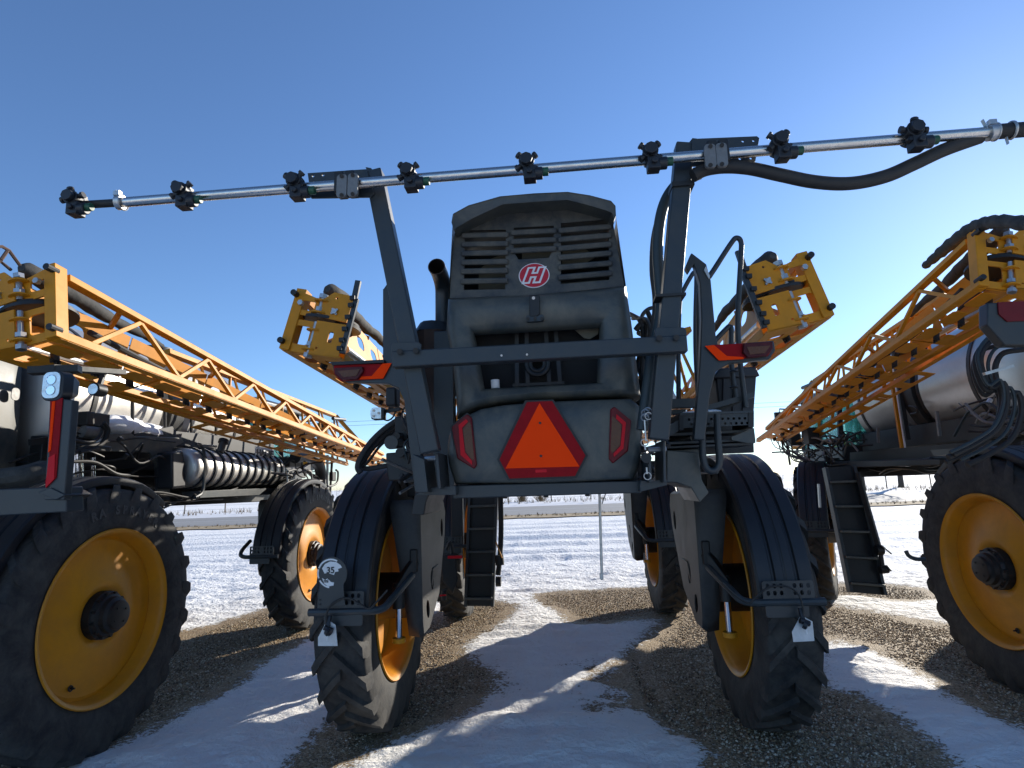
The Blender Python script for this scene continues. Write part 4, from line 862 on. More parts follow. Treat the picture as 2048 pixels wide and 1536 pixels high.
for p, q in (((236, 405), (246, 405)), ((1975, 266), (1990, 264))):
    hc = mk(MB().cyl(P(*p, y=YT), P(*q, y=YT), .036, 18), 'hose_clamp', 'zinc', bev=.002)
    mk(MB().ring(P(*q, y=YT), TD, .036, .004, 20, 6), 'clamp_band', 'zinc', par=hc); mk(MB().bar(P(*p, y=YT-.02)+Vector((0, 0, .02)), P(*p, y=YT-.02)+Vector((-.012, 0, .062)), .014, .004), 'clamp_tail', 'zinc', par=hc)
    mk(MB().box(P(*p, y=YT)+Vector((.01, -.02, .035)), (.03, .02, .022)), 'clamp_screw', 'zinc', par=hc)
eh = mk(MB().cyl(P(1988, 264, y=YT), P(2110, 254, y=YT), .032, 16), 'tube_hose', 'hose')
mk(MB().ring(P(2022, 261, y=YT), TD, .035, .006, 20, 6), 'clamp_band', 'zinc', par=eh); mk(MB().bar(P(2012, 275, y=YT-.01), P(2016, 288, y=YT-.01), .012, .004), 'clamp_tail', 'zinc', par=eh)
for pl, hl_, st in (([(615, 346), (733, 338), (748, 388), (741, 394), (622, 396)], [(626, 352), (646, 350)], ((683, 371), (705, 369))), ([(1384, 282), (1394, 277), (1514, 272), (1519, 276), (1511, 322), (1508, 325), (1384, 332)], [(1486, 282), (1507, 281), (1480, 317), (1502, 316), (1391, 330)][:4], ((1421, 311), (1444, 309)))):
    holes = [[P(a, b, y=YT+.05)+Vector((.006*math.cos(t), 0, .006*math.sin(t))) for t in [i*math.pi/5 for i in range(10)]] for a, b in hl_]
    tp = mk(MB().plate(PY(pl, YT+.05), (0, .010, 0), holes), 'tube_mount_plate', 'frame', bev=.002)
    for a, b in st:
        s_ = mk(MB().plate(rrect(P(a, b, y=YT-.05), TD, (.02, 0, 1), .024, .056, .016, 4), (0, .016, 0)), 'clamp_strap', 'clampgrey', par=tp, bev=.002)
        mk(MB().box(P(a, b, y=YT+.0), (.042, .085, .10)), 'clamp_block', 'black', par=tp, bev=.004)
        for dz in (-19, 19): mk(MB().cyl(P(a, b+dz, y=YT-.058), P(a, b+dz, y=YT-.045), .0095, 8), 'clamp_bolt', 'black', par=tp)
mk(MB().plate(PY([(1385, 276), (1394, 277), (1376, 303), (1362, 305)], YP-.01), (0, .06, 0)), 'post_cap', 'frame'); mk(MB().plate(PY([(731, 334), (742, 336), (757, 352), (740, 356)], YP-.01), (0, .06, 0)), 'post_cap', 'frame')
for p, lab in ((((1336, 346), (1390, 346)), 0),): mk(MB().box(P(1362, 377, y=YP), (.10, .10, .022)), 'hose_tie', 'black'); mk(MB().box(P(1338, 596, y=YP), (.13, .10, .012)), 'hose_tie', 'black')
# supply hoses on the right post
mk(MB().tube(spline([P(a, b, y=YT+.02) for a, b in ((1386, 352), (1410, 340), (1450, 334), (1500, 337), (1560, 350), (1630, 364), (1700, 367), (1770, 353), (1830, 327), (1890, 299), (1960, 274))], 6), .029, 14), 'supply_hose', 'hose')
mk(MB().tube(spline([P(a, b, y=YP+.10) for a, b in ((1392, 345), (1360, 362), (1334, 395), (1320, 440), (1315, 500), (1319, 560), (1322, 610), (1316, 660), (1304, 710), (1297, 760), (1288, 830), (1284, 860))], 6), .026, 12), 'supply_hose', 'bluehose')
mk(MB().tube(spline([P(a, b, y=YP+.16) for a, b in ((1400, 350), (1352, 372), (1330, 410), (1312, 470), (1308, 540), (1314, 600), (1310, 660), (1300, 720), (1292, 800))], 6), .022, 12), 'supply_hose', 'hose')
for pts in ([(1278, 645), (1290, 640), (1296, 660), (1294, 720), (1288, 780)], [(1272, 660), (1283, 650), (1288, 680), (1284, 760), (1280, 800)]): mk(MB().tube(spline([P(a, b, y=-1.6) for a, b in pts], 5), .017, 10), 'engine_hose', 'hose')
mk(MB().tube(spline([P(a, b, y=-1.3) for a, b in ((1281, 650), (1285, 630), (1297, 618), (1310, 615))], 5), .012, 8), 'engine_hose', 'frame')
# linch pins hanging on the right
for pts, rings_ in ((((1289, 840), (1292, 882)), [(1297, 832)]), (((1289, 890), (1291, 900)), [(1289, 885)]), (((1293, 935), (1294, 948)), [(1295, 952)])):
    o = mk(MB().cyl(P(*pts[0], y=-2.14), P(*pts[1], y=-2.14), .004, 8), 'linch_pin', 'zinc')
    for r_ in rings_: mk(MB().ring(P(*r_, y=-2.14), (0, 1, .1), .015, .0025, 18, 6), 'pin_ring', 'zinc', par=o)
mk(MB().cyl(P(1293, 916, y=-2.12), P(1293, 916, y=-2.0), .022, 14), 'pin_boss', 'black')
for a, b in ((1291, 826), (1296, 822), (1290, 835)): mk(MB().ring(P(a, b, y=-2.13), (.3, 1, .6), .016, .003, 16, 6), 'pin_ring', 'zinc')
# ------- right platform with rails
YQ = -1.45
bmh = []
for i in range(11):
    for j in range(2):
        a, b = 1378+i*11.2+(5 if j else 0), 839+j*9.5-i*.25
        if not 1424 < a < 1436: bmh.append([P(a, b, y=YQ)+Vector((.0075*math.cos(t), 0, .0075*math.sin(t))) for t in [k*math.pi/4 for k in range(8)]])
pf = mk(MB().plate(PY([(1366, 829), (1498, 824), (1498, 850), (1366, 856)], YQ), (0, .012, 0), bmh), 'platform_step', 'frame')
mk(MB().plate(PY([(1360, 826), (1508, 821), (1508, 825), (1360, 831)], YQ-.01), (0, 1.0, 0)), 'platform_deck', 'frame', par=pf)
for pts in ([(1359, 829), (1367, 829), (1367, 860), (1359, 860)], [(1497, 822), (1508, 821), (1508, 854), (1497, 854)]): mk(MB().plate(PY(pts, YQ-.006), (0, .3, 0)), 'platform_cheek', 'black', par=pf)
mk(MB().plate(PY([(1330, 856), (1360, 838), (1360, 860), (1340, 872), (1330, 874)], YQ+.02), (0, .05, 0)), 'platform_gusset', 'frame', par=pf)
for pts in ([(1330, 866), (1508, 858), (1508, 864), (1330, 873)], [(1328, 884), (1500, 876), (1500, 882), (1328, 890)], [(1325, 893), (1504, 884), (1504, 890), (1325, 898)]): mk(MB().plate(PY(pts, YQ+.10), (0, .25, 0)), 'platform_beam', 'frame', par=pf, bev=.003)
mk(MB().plate(PY([(1463, 874), (1508, 856), (1511, 880), (1511, 886), (1496, 886), (1464, 880)], YQ+.05), (0, .02, 0)), 'platform_bracket', 'grey', par=pf)
mk(MB().plate(PY([(1331, 900), (1400, 897), (1402, 925), (1395, 960), (1340, 962), (1334, 930)], -1.30), (0, .3, 0)), 'axle_cover', 'grey', bev=.01)
mk(MB().plate(PY([(1332, 798), (1396, 796), (1396, 814), (1332, 816)], YQ+.15), (0, .06, 0)), 'platform_rail', 'frame', bev=.004); mk(MB().plate(PY([(1332, 820), (1372, 818), (1372, 828), (1332, 828)], YQ+.2), (0, .06, 0)), 'platform_rail', 'frame', bev=.004)
mk(MB().tube(spline([P(a, b, y=YQ-.08) for a, b in ((1404, 850), (1405, 890), (1406, 915), (1412, 935), (1424, 942), (1434, 936), (1439, 920), (1436, 880), (1434, 828))], 5), .019, 12), 'step_loop', 'frame')
for pts, yy, r_ in ((((1404, 822), (1399, 700), (1397, 608), (1402, 580), (1430, 536), (1464, 484), (1474, 476), (1482, 484), (1482, 510), (1477, 600), (1476, 660), (1482, 740), (1492, 815)), -1.30, .0135),
                    (((1357, 800), (1357, 680), (1360, 600), (1368, 578), (1385, 548), (1391, 546), (1393, 556), (1391, 640), (1392, 720), (1398, 815)), -.80, .0135),
                    (((1411, 775), (1410, 715), (1414, 700), (1452, 658), (1460, 654), (1463, 664), (1463, 730), (1472, 800)), -1.15, .0135)):
    mk(MB().tube(spline([P(a, b, y=yy) for a, b in pts], 5), r_*1.15, 10), 'handrail', 'frame', smooth=60)
for a, b in ((1468, 742), (1468, 774)): mk(MB().ring(P(a, b, y=-1.2), (0, 0, 1), .02, .006, 14, 6), 'rail_clamp', 'frame')
tbx = mk(MB().loft([[P(a, b, y=-1.0) for a, b in ((1430, 752), (1514, 748), (1508, 832), (1440, 832))], [P(a, b, y=-1.0)+Vector((0, .38, 0)) for a, b in ((1430, 752), (1514, 748), (1508, 832), (1440, 832))]], cap0=True, cap1=True), 'tool_box', 'plastic', bev=.012)
mk(MB().loft([[P(a, b, y=-1.03) for a, b in ((1440, 736), (1512, 733), (1521, 752), (1424, 757))], [P(a, b, y=-1.03)+Vector((0, .44, .01)) for a, b in ((1440, 736), (1512, 733), (1521, 752), (1424, 757))]], cap0=True, cap1=True), 'box_lid', 'plastic', par=tbx, bev=.010)
for a in (1450, 1470, 1490): mk(MB().bar(P(a, 758, y=-1.01), P(a-2, 830, y=-1.01), .012, .02), 'box_rib', 'plastic', par=tbx)
mk(MB().bar(P(1408, 818, y=-1.25), P(1506, 790, y=-1.25), .03, .03), 'rail_brace', 'frame'); mk(MB().bar(P(1416, 830, y=-1.2), P(1480, 800, y=-1.2), .03, .03), 'rail_brace', 'black')
for a, b, s_ in ((1418, 826, (.07, .05, .012)), (1378, 828, (.05, .05, .008))): mk(lumpy(P(a, b, y=-1.3)+Vector((0, 0, .005)), 1, s_, 5), 'snow_patch', 'snow')
mk(lumpy(P(1336, 795, y=-.9), 1, (.05, .06, .045), 8), 'filler_cap', 'white')
mk(MB().plate(PY([(1328, 835), (1505, 828), (1508, 905), (1328, 912)], -.98), (0, .04, 0)), 'dark_filler_panel', 'black')  # added dark filler, blocks bright snow and sky showing between the deck beams
# ------- left side: valves, hoses, work light
wl = mk(MB().plate(rrect(P(755, 827, y=-1.35), (1, 0, 0), (0, 0, 1), .038, .034, .010), (0, .05, 0)), 'work_light', 'black', bev=.004)
mk(MB().plate(PY([(741, 820), (747, 815), (762, 815), (762, 837), (747, 837), (741, 833)], -1.353), (0, .004, 0)), 'light_face', 'lampglass', par=wl)
for a, b in ((747, 821), (747, 832), (757, 826)): mk(MB().cyl(P(a, b, y=-1.36), P(a, b, y=-1.35), .007, 10), 'light_bulb', 'zinc', par=wl)
mk(MB().bar(P(763, 824, y=-1.30), P(800, 818, y=-1.30), .02, .02), 'light_arm', 'black', par=wl)
mk(MB().tube(spline([P(a, b, y=-1.3) for a, b in ((762, 836), (775, 841), (786, 834), (792, 820))], 5), .005, 6), 'light_cable', 'black', par=wl)
for k, pts in enumerate(([(800, 838), (770, 858), (742, 885), (722, 915), (716, 935), (722, 945)], [(806, 842), (775, 866), (748, 893), (728, 920), (724, 934), (740, 937), (780, 930)], [(800, 850), (772, 876), (740, 902), (728, 926)], [(812, 846), (785, 872), (760, 892), (735, 925), (716, 940)])):
    mk(MB().tube(spline([P(a, b, y=-.75+.06*k) for a, b in pts], 6), (.022, .018, .012, .010)[k], 10), 'hydraulic_hose', 'hose')
vb = mk(MB().cyl(P(782, 885, y=-1.0), P(800, 884, y=-.8), .045, 14), 'valve_body', 'frame')
for a, b, r_ in ((793, 872, .022), (806, 855, .02), (812, 838, .024), (800, 905, .03)): mk(MB().cyl(P(a, b, y=-1.0), P(a+8, b, y=-.85), r_, 12), 'valve_fitting', 'black', par=vb)
mk(MB().plate(PY([(771, 906), (828, 902), (832, 960), (776, 962), (772, 930)], -.95), (0, .25, 0)), 'axle_cover', 'black', bev=.01); mk(MB().box(P(806, 858, y=-.82), (.09, .1, .16)), 'valve_block', 'black', bev=.008)
mk(MB().box(P(786, 795, y=-1.05), (.07, .10, .12)), 'solenoid_valve', 'black', bev=.012)
# middle sprayer booms
boom(mid_s, -1, P(563, 700, x=-1.86), (-1.83, 5.9, 2.36), H0=.44); boom(mid_s, 1, P(1664, 634, x=1.88), (1.86, 5.9, 2.40), H0=.46)
# ------- ladder under the machine and hanging rod
def ladder(root, tl, tr, bl, br, steps, mt='black'):
    tl, tr, bl, br = map(Vector, (tl, tr, bl, br)); o = MB().plate([tl, tr, br, bl], (0, .012, 0)).build('ladder', mt, root)
    for a, b in ((tl, bl), (tr, br)): MB().bar(a, b, .035, .10, (0, 1, 0)).build('ladder_rail', 'frame', o, bev=.003)
    for i in range(steps):
        t = (i+.62)/steps; a, b = mid(tl, bl, t), mid(tr, br, t); MB().bar(a+Vector((0, -.05, 0)), b+Vector((0, -.05, 0)), .09, .026).build('ladder_step', 'grey', o, bev=.003)
    return o
ladder(mid_s, P(940, 985, y=2.3), P(994, 983, y=2.3), P(932, 1212, y=2.3), P(985, 1212, y=2.3), 5)
mk(MB().cyl(P(1199, 985, y=-.9), P(1204, 1160, y=-.9), .0085, 10), 'hanging_rod', 'zinc'); mk(MB().box(P(1203, 1152, y=-.9), (.022, .022, .03)), 'rod_end', 'zinc')
mk(MB().tube([P(1212, 985, y=-.9), P(1204, 1008, y=-.9)], .004, 6), 'rod_stay', 'zinc')
# fill plumbing beside the ladder
for pts, r_ in (([(1001, 990), (1002, 1060), (1000, 1110), (996, 1150)], .03), ([(893, 1100), (900, 1085), (905, 1105), (896, 1120)], .02)): mk(MB().tube(spline([P(a, b, y=2.2) for a, b in pts], 4), r_, 8), 'fill_pipe', 'black')
mk(MB().cyl(P(998, 1110, y=2.15), P(1000, 1130, y=2.15), .05, 12), 'fill_valve', 'black'); mk(MB().bar(P(992, 1084, y=2.1), P(1004, 1116, y=2.1), .02, .012), 'valve_handle', 'yellow'); mk(MB().cyl(P(992, 1163, y=2.15), P(1002, 1163, y=2.15), .055, 12), 'fill_coupling', 'black')
mk(MB().loft([[P(a, b, y=2.0) for a, b in ((880, 1110), (912, 1108), (916, 1160), (905, 1190), (884, 1160))], [P(a, b, y=2.3) for a, b in ((880, 1110), (912, 1108), (916, 1160), (905, 1190), (884, 1160))]], cap0=True, cap1=True), 'inductor_pump', 'black', bev=.02)
mk(MB().cyl(P(888, 1180, y=2.1), P(888, 1200, y=2.1), .03, 10), 'drain_valve', 'black'); mk(MB().bar(P(880, 1191, y=2.05), P(892, 1190, y=2.05), .02, .015), 'drain_handle', 'redstrip'); mk(MB().box(P(910, 1114, y=2.0), (.16, .02, .03)), 'red_label_strip', 'redstrip')
mk(MB().box(P(915, 1030, y=2.4), (.14, .1, .5)), 'control_box', 'black', bev=.01)
def clutter(root, lo, hi, n, seed, along=1, mats=('hose', 'hose', 'hose', 'clampgrey', 'bluehose'), rad=(.007, .010, .014)):
    rd = random.Random(seed); lo, hi = Vector(lo), Vector(hi)
    for _ in range(n):
        L = rd.uniform(.5, 1.0); p = []; s0 = rd.uniform(0, 1-L)
        base = Vector([rd.uniform(lo[i], hi[i]) for i in range(3)])
        for k in range(6):
            q = base.copy(); q[along] = lo[along]+(hi[along]-lo[along])*(s0+L*k/5)
            for i in range(3):
                if i != along: q[i] = min(hi[i], max(lo[i], q[i]+rd.uniform(-.35, .35)*(hi[i]-lo[i])))
            p.append(q)
        MB().tube(spline(p, 5), rd.choice(rad), 7).build('hydraulic_hose', rd.choice(mats), root)
        if rd.random() < .5: MB().cyl(p[2], p[2]+Vector((.03, .0, .035)), .02, 6).build('hose_fitting', rd.choice(('zinc', 'black')), root)
clutter(mid_s, (-.95, -1.5, 1.72), (-.52, .6, 1.98), 10, 3); clutter(mid_s, (.52, -1.3, 1.74), (.95, .6, 2.0), 10, 4)
clutter(mid_s, (.48, -1.7, 1.9), (.62, -1.0, 2.7), 7, 7, 2); clutter(mid_s, (-.9, -1.35, 1.85), (-.62, -.9, 2.45), 8, 8, 2)
# ------- tags on the fender bars and round sticker
for pts, nz in (([(655, 1239), (671, 1250), (675, 1292), (636, 1292), (636, 1275)], (655, 1262)), ([(1602, 1230), (1625, 1243), (1629, 1282), (1587, 1284), (1584, 1264)], (1608, 1248))):
    o = mk(MB().plate(PY(pts, -1.09), (0, .004, 0)), 'hanging_tag', 'alu', lab='pale metal tag hanging below the fender bar'); mb = MB(); q = P(*nz, y=-1.11); mb.cyl(q, q+Vector((.015, -.01, -.01)), .024, 10); mb.cyl(q+Vector((-.02, 0, .02)), q+Vector((.03, 0, 0)), .016, 8); mk(mb, 'tag_nozzle', 'plastic', par=o)
    mk(MB().cyl(q+Vector((.004, -.01, -.025)), q+Vector((.004, -.01, -.05)), .006, 8), 'nozzle_tip', 'white', par=o); mk(MB().bar(q, q+Vector((0, .03, .08)), .02, .02), 'tag_hanger', 'plastic', par=o)
mk(MB().tube(spline([P(a, b, y=-1.1) for a, b in ((652, 1255), (654, 1225), (668, 1205), (695, 1196), (720, 1208), (738, 1217), (752, 1205), (775, 1180))], 5), .006, 6), 'tag_hose', 'hose')
mk(MB().tube(spline([P(a, b, y=-1.1) for a, b in ((1607, 1246), (1606, 1215), (1594, 1185), (1568, 1172), (1535, 1176), (1510, 1196), (1497, 1206), (1470, 1190), (1445, 1165))], 5), .006, 6), 'tag_hose', 'hose')
yS = -1.085
cpt = [(664+30*math.cos(t), 1147-33*math.sin(t)) for t in [R_(-40)+R_(260)*i/24 for i in range(25)]]
dec = mk(MB().plate(PY(cpt+[(640, 1180), (636, 1214), (690, 1210), (687, 1180)], yS), (0, .008, 0)), 'speed_plate', 'frame', lab='dark plate with torn white round speed sticker')
def segs(r0, r1, a0, a1, n=16): return [(662+r1*math.cos(R_(a0+(a1-a0)*i/n)), 1147-r1*1.08*math.sin(R_(a0+(a1-a0)*i/n))) for i in range(n+1)]+[(662+r0*math.cos(R_(a1+(a0-a1)*i/n)), 1147-r0*1.08*math.sin(R_(a1+(a0-a1)*i/n))) for i in range(n+1)]
for a0, a1 in ((62, 158), (163, 200), (210, 262)): mk(MB().plate(PY(segs(24.5, 27.5, a0, a1), yS-.002), (0, .001, 0)), 'sticker_ring', 'white', par=dec)
mk(MB().plate(PY([(644, 1137), (650, 1128), (660, 1123), (672, 1124), (681, 1130), (684, 1135), (676, 1138), (677, 1143), (670, 1144), (668, 1150), (662, 1148), (655, 1146), (649, 1147)], yS-.002), (0, .001, 0)), 'sticker_top', 'white', par=dec)
mk(MB().plate(PY([(644, 1156), (650, 1160), (655, 1157), (662, 1164), (668, 1165), (667, 1171), (656, 1173), (648, 1167)], yS-.002), (0, .001, 0)), 'sticker_bottom', 'white', par=dec)
put_text('sticker_number', '35', .052, P(661, 1141, y=yS-.0045), (1, 0, 0), (0, 0, 1), 'black', dec, .0005, .0012); put_text('sticker_unit', 'mi', .03, P(652, 1162, y=yS-.0045), (1, 0, 0), (0, 0, 1), 'black', dec, .0005, .0006)
for a, b in ((640, 1200), (640, 1209)): mk(MB().cyl(P(a, b, y=yS-.006), P(a, b, y=yS), .006, 8), 'bolt', 'black', par=dec)
# ------------------------------------------------------------------ left sprayer
XL, YL = -4.785, -0.521
ls = thing('sprayer', 'sprayer on the left with sunlit pale tank, ribbed black fuel tank and long yellow boom', 'sprayer', (XL, YL, 0), 'parked crop sprayers')
chassis(ls, tankmat='polytank', tank_y=(.36, 3.4), cab_y=3.5, rots=(.3, .2, 1.1, .6))
mk = lambda mb, nm, mt, bev=0, par=ls, lab=None, smooth=35: mb.build(nm, mt, par, bev=bev, label=lab, smooth=smooth)
boom(ls, 1, P(122, 676, x=-3.0), P(790, 928, x=-3.0))
xs_ = -3.95
# engine hood side at the edge of the picture
def hood_simple(root, sgn, y0=-1.9, y1=-.25):
    og = ORG[root.name]; V = lambda x, y, z: og+Vector((x, y, z))
    prof = [(.46, 1.78), (.47, 2.1), (.45, 2.65), (.42, 3.05), (.34, 3.17), (0, 3.22)]; ring = lambda y, f, dz: [V(x*f, y, z+dz) for x, z in prof]+[V(-x*f, y, z+dz) for x, z in prof[::-1][1:]]
    h = MB().loft([ring(y0, .93, 0), ring(y0+.05, 1, 0), ring(y1-.1, 1, -.05), ring(y1, .95, -.08)], cap0=True, cap1=True).build('hood', 'grey', root, smooth=45)
    for i in range(6): MB().box(V(0, y0-.012, 2.35+.09*i), (.62, .03, .03)).build('louvre_slat', 'panel', h, bev=.006)
    for sx in (-1, 1):
        MB().plate([V(sx*.472, y0+.2, 2.0), V(sx*.472, y1-.25, 2.0), V(sx*.466, y1-.3, 2.45), V(sx*.466, y0+.2, 2.45)], (sx*.008, 0, 0)).build('side_panel', 'panel', h, bev=.003)
        MB().plate([V(sx*.462, y0+.3, 2.55), V(sx*.462, y1-.35, 2.55), V(sx*.445, y1-.4, 2.9), V(sx*.445, y0+.3, 2.9)], (sx*.012, 0, 0), [rrect(V(sx*.455, y0+.65, 2.72), (0, 1, 0), (-sx*.04, 0, 1), .2, .1, .03), rrect(V(sx*.455, y0+1.05, 2.72), (0, 1, 0), (-sx*.04, 0, 1), .12, .1, .03)]).build('vent_panel', 'panel', h)
    return h
hd = hood_simple(ls, 1, y1=.27)
mk(MB().plate(rrect(P(30, 788, x=XL+.49), (0, 1, 0), (0, 0, 1), .035, .05, .03, 4), (.006, 0, 0)), 'side_badge', 'clampgrey', par=hd)
# rear cross beam with lamp post
yb = -1.6
bmL = mk(MB().loft([[P(a, b, y=yb) for a, b in ((-160, 985), (132, 973), (133, 1024), (-160, 1040))], [P(a, b, y=yb)+Vector((0, .12, 0)) for a, b in ((-160, 985), (132, 973), (133, 1024), (-160, 1040))]], cap0=True, cap1=True), 'rear_beam', 'frame', bev=.006)
lp = mk(MB().loft([[P(a, b, y=yb-.02) for a, b in ((100, 795), (145, 800), (128, 1000), (88, 1000))], [P(a, b, y=yb-.02)+Vector((.0, .05, 0)) for a, b in ((100, 795), (145, 800), (128, 1000), (88, 1000))]], cap0=True, cap1=True), 'lamp_post', 'frame', bev=.005)
mk(MB().plate(PY([(100, 800), (125, 796), (112, 955), (92, 976), (90, 965), (98, 930)], yb-.026), (0, .005, 0)), 'reflector_base', 'deepred', par=lp)
mk(MB().plate(PY([(104, 803), (110, 802), (101, 900), (96, 905)], yb-.030), (0, .003, 0)), 'orange_reflector', 'orange', par=lp)
mk(MB().plate(PY([(97, 915), (110, 908), (108, 958), (91, 975)], yb-.030), (0, .003, 0)), 'red_reflector', 'redstrip', par=lp)
mk(MB().plate(PY([(75, 985), (100, 975), (130, 990), (112, 1000)], yb-.03), (0, .2, 0)), 'post_foot', 'frame', par=lp, bev=.004)
def head_lamp(par, c, s, nm='work_lamp'):
    c = Vector(c); out = rrect(c, (1, 0, 0), (0, 0, 1), .062*s, .085*s, .04*s, 4)
    o = mk(MB().loft([[p+Vector((0, 0, 0)) for p in out], [p*1+Vector((.02, .05, 0)) for p in out], [c+(p-c)*.6+Vector((.03, .11, 0)) for p in out]], cap0=True, cap1=True), nm, 'plastic', par=par, bev=.004)
    return o
hl_ = head_lamp(ls, P(105, 772, y=yb-.03), 1.0); c = P(102, 770, y=yb-.036)
mk(MB().plate(rrect(c, (1, 0, 0), (0, 0, 1), .052, .075, .035, 4), (0, .005, 0)), 'lamp_glass', 'lampglass', par=hl_)
for dz in (.03, -.03): mk(MB().lathe(c+Vector((0, -.004, dz)), (0, 1, 0), [(0, .028), (.002, .026), (.002, .0001)], 20), 'reflector_bowl', 'chrome', par=hl_)
mk(MB().bar(P(95, 735, y=yb+.02), P(240, 745, y=yb+.5), .10, .03), 'lamp_bracket', 'black'); mk(MB().bar(P(60, 742, y=yb+.0), P(160, 738, y=yb+.1), .08, .04), 'lamp_bracket', 'black')
c = P(186, 778, y=-1.2); wl = mk(MB().cyl(c, c+Vector((.0, .08, 0)), .042, 16), 'work_light', 'black', bev=.005); mk(MB().cyl(c+Vector((0, -.003, 0)), c+Vector((0, .003, 0)), .034, 16), 'light_face', 'lampglass', par=wl); mk(MB().bar(c+Vector((0, .05, .03)), c+Vector((.0, .08, .12)), .03, .02), 'light_bracket', 'black', par=wl)
# side frame, fuel tank and platforms, on the machine's right side
xf = -3.92
mk(MB().plate(PX([(205, 868), (262, 866), (270, 872), (362, 875), (368, 884), (345, 897), (338, 985), (316, 992), (314, 930), (300, 905), (205, 902)], xf), (-.03, 0, 0)), 'side_bracket', 'grey', bev=.004)
mk(MB().plate(PX([(270, 868), (345, 852), (352, 862), (520, 880), (548, 888), (548, 912), (360, 892), (270, 880)], xf-.04), (-.05, 0, 0)), 'side_rail', 'black', bev=.004)
mk(MB().plate(PX([(316, 925), (338, 925), (340, 990), (314, 990)], xf+.012), (-.01, 0, 0)), 'bracket_tab', 'frame')
a, b = P(372, 940, x=-3.78), P(556, 938, x=-3.78); zc = (a.z+b.z)/2-.0; r_ = .205
ft = mk(MB().lathe((-3.86, a.y, zc), (0, 1, 0), [(0, .0001), (0, r_*.7), (.02, r_*.93), (.05, r_), (b.y-a.y-.05, r_), (b.y-a.y-.02, r_*.93), (b.y-a.y, r_*.7), (b.y-a.y, .0001)], 40), 'fuel_tank', 'polytank', smooth=50, lab='pale fuel tank wrapped by black ribs')
NR = 11
for i in range(NR):
    yy = a.y+.06+(b.y-a.y-.12)*(i+.5)/NR; mk(MB().lathe((-3.86, yy-.016, zc), (0, 1, 0), [(0, r_-.005), (0, r_+.018), (.032, r_+.018), (.032, r_-.005)], 40, closed_prof=True), 'tank_rib', 'plastic', par=ft)
mk(MB().plate(PX([(345, 905), (366, 900), (372, 930), (372, 975), (345, 978)], -3.76), (-.2, 0, 0)), 'battery_case', 'plastic', bev=.02)
mk(MB().plate(PX([(400, 982), (560, 975), (560, 988), (400, 996)], -3.72), (-.2, 0, 0)), 'tank_tray', 'frame', bev=.003)
mk(MB().tube(spline([P(q, w_, x=-3.66) for q, w_ in ((392, 888), (400, 889), (408, 905), (408, 960), (404, 985), (390, 995))], 4), .016, 8), 'guard_rail', 'frame'); mk(MB().tube([P(395, 890, x=-3.7), P(432, 893, x=-3.7)], .014, 8), 'guard_rail', 'frame')
mk(MB().cyl(P(440, 905, x=-3.75), P(446, 885, x=-3.75), .04, 14), 'fuel_neck', 'grey'); mk(MB().cyl(P(446, 886, x=-3.75), P(448, 880, x=-3.75), .055, 14), 'fuel_cap', 'black')
for q, t0, t1 in ((265, 775, 870), (330, 800, 875), (383, 820, 885), (432, 842, 892)): mk(MB().cyl(P(q, t0, x=-3.98), P(q, t1, x=-3.98), .016, 8), 'rail_post', 'black')
mk(lumpy(P(246, 852, x=-4.05), 1, (.10, .28, .10), 3), 'snow_lump', 'snow'); mk(lumpy(P(296, 864, x=-4.05), 1, (.10, .30, .085), 4), 'snow_lump', 'snow')
# name plate
np_ = [P(q, w_, x=-3.74) for q, w_ in ((511, 893), (548, 898), (548, 920), (511, 914))]
pl_ = mk(MB().plate(np_, (-.008, 0, 0)), 'name_plate', 'alu', lab='small plate reading HAGIE'); uu = (np_[1]-np_[0]).normalized(); vv = (np_[0]-np_[3]).normalized()
put_text('plate_text', 'HAGIE', (np_[0]-np_[3]).length*.85, sum(np_, Vector())/4+Vector((.004, 0, -.005)), uu, vv, 'black', pl_, .001, .004, sx=(np_[1]-np_[0]).length/((np_[0]-np_[3]).length*2.75))
# suspension cylinder, pump and hoses over the near wheel
mk(MB().cyl(P(153, 905, x=-4.0), P(153, 985, x=-4.0), .052, 20), 'suspension_rod', 'chrome'); mk(MB().cyl(P(185, 915, x=-4.0), P(186, 960, x=-4.0), .022, 14), 'suspension_rod', 'chrome')
mk(MB().box(P(165, 897, x=-4.0), (.25, .35, .05)), 'suspension_plate', 'black', bev=.01)
vb = mk(MB().cyl(P(165, 862, x=-3.95), P(200, 868, x=-3.9), .055, 14), 'pump', 'clampgrey'); mk(MB().cyl(P(196, 890, x=-3.9), P(200, 872, x=-3.9), .035, 12), 'pump_port', 'zinc', par=vb); mk(MB().box(P(182, 840, x=-3.98), (.15, .25, .12)), 'pump_block', 'black', par=vb, bev=.01)
for k, pts in enumerate(([(205, 850), (212, 865), (205, 885), (180, 893), (150, 905), (135, 912)], [(208, 845), (217, 860), (210, 882), (190, 896), (160, 905)], [(150, 880), (175, 885), (195, 878), (205, 860)], [(180, 902), (200, 910), (208, 914)])): mk(MB().tube(spline([P(q, w_, x=-3.86+.02*k) for q, w_ in pts], 5), (.02, .016, .014, .006)[k], 8), 'hydraulic_hose', 'hose' if k < 3 else 'clampgrey')
mk(MB().bar(P(60, 885, x=-4.1), P(105, 878, x=-4.1), .03, .05), 'grab_handle', 'black'); mk(MB().tube(spline([P(-40, 960, y=-1.45), P(20, 955, y=-1.42), P(60, 948, y=-1.4), P(85, 940, y=-1.3)], 5), .06, 10), 'wrapped_hose', 'canvas')
mk(MB().plate(PX([(130, 905), (310, 905), (316, 990), (130, 1000)], -4.25), (-.05, 0, 0)), 'side_panel', 'black'); mk(MB().plate(PX([(340, 985), (600, 975), (600, 1000), (340, 1012)], -4.1), (-.3, 0, 0)), 'underframe', 'black', bev=.01)
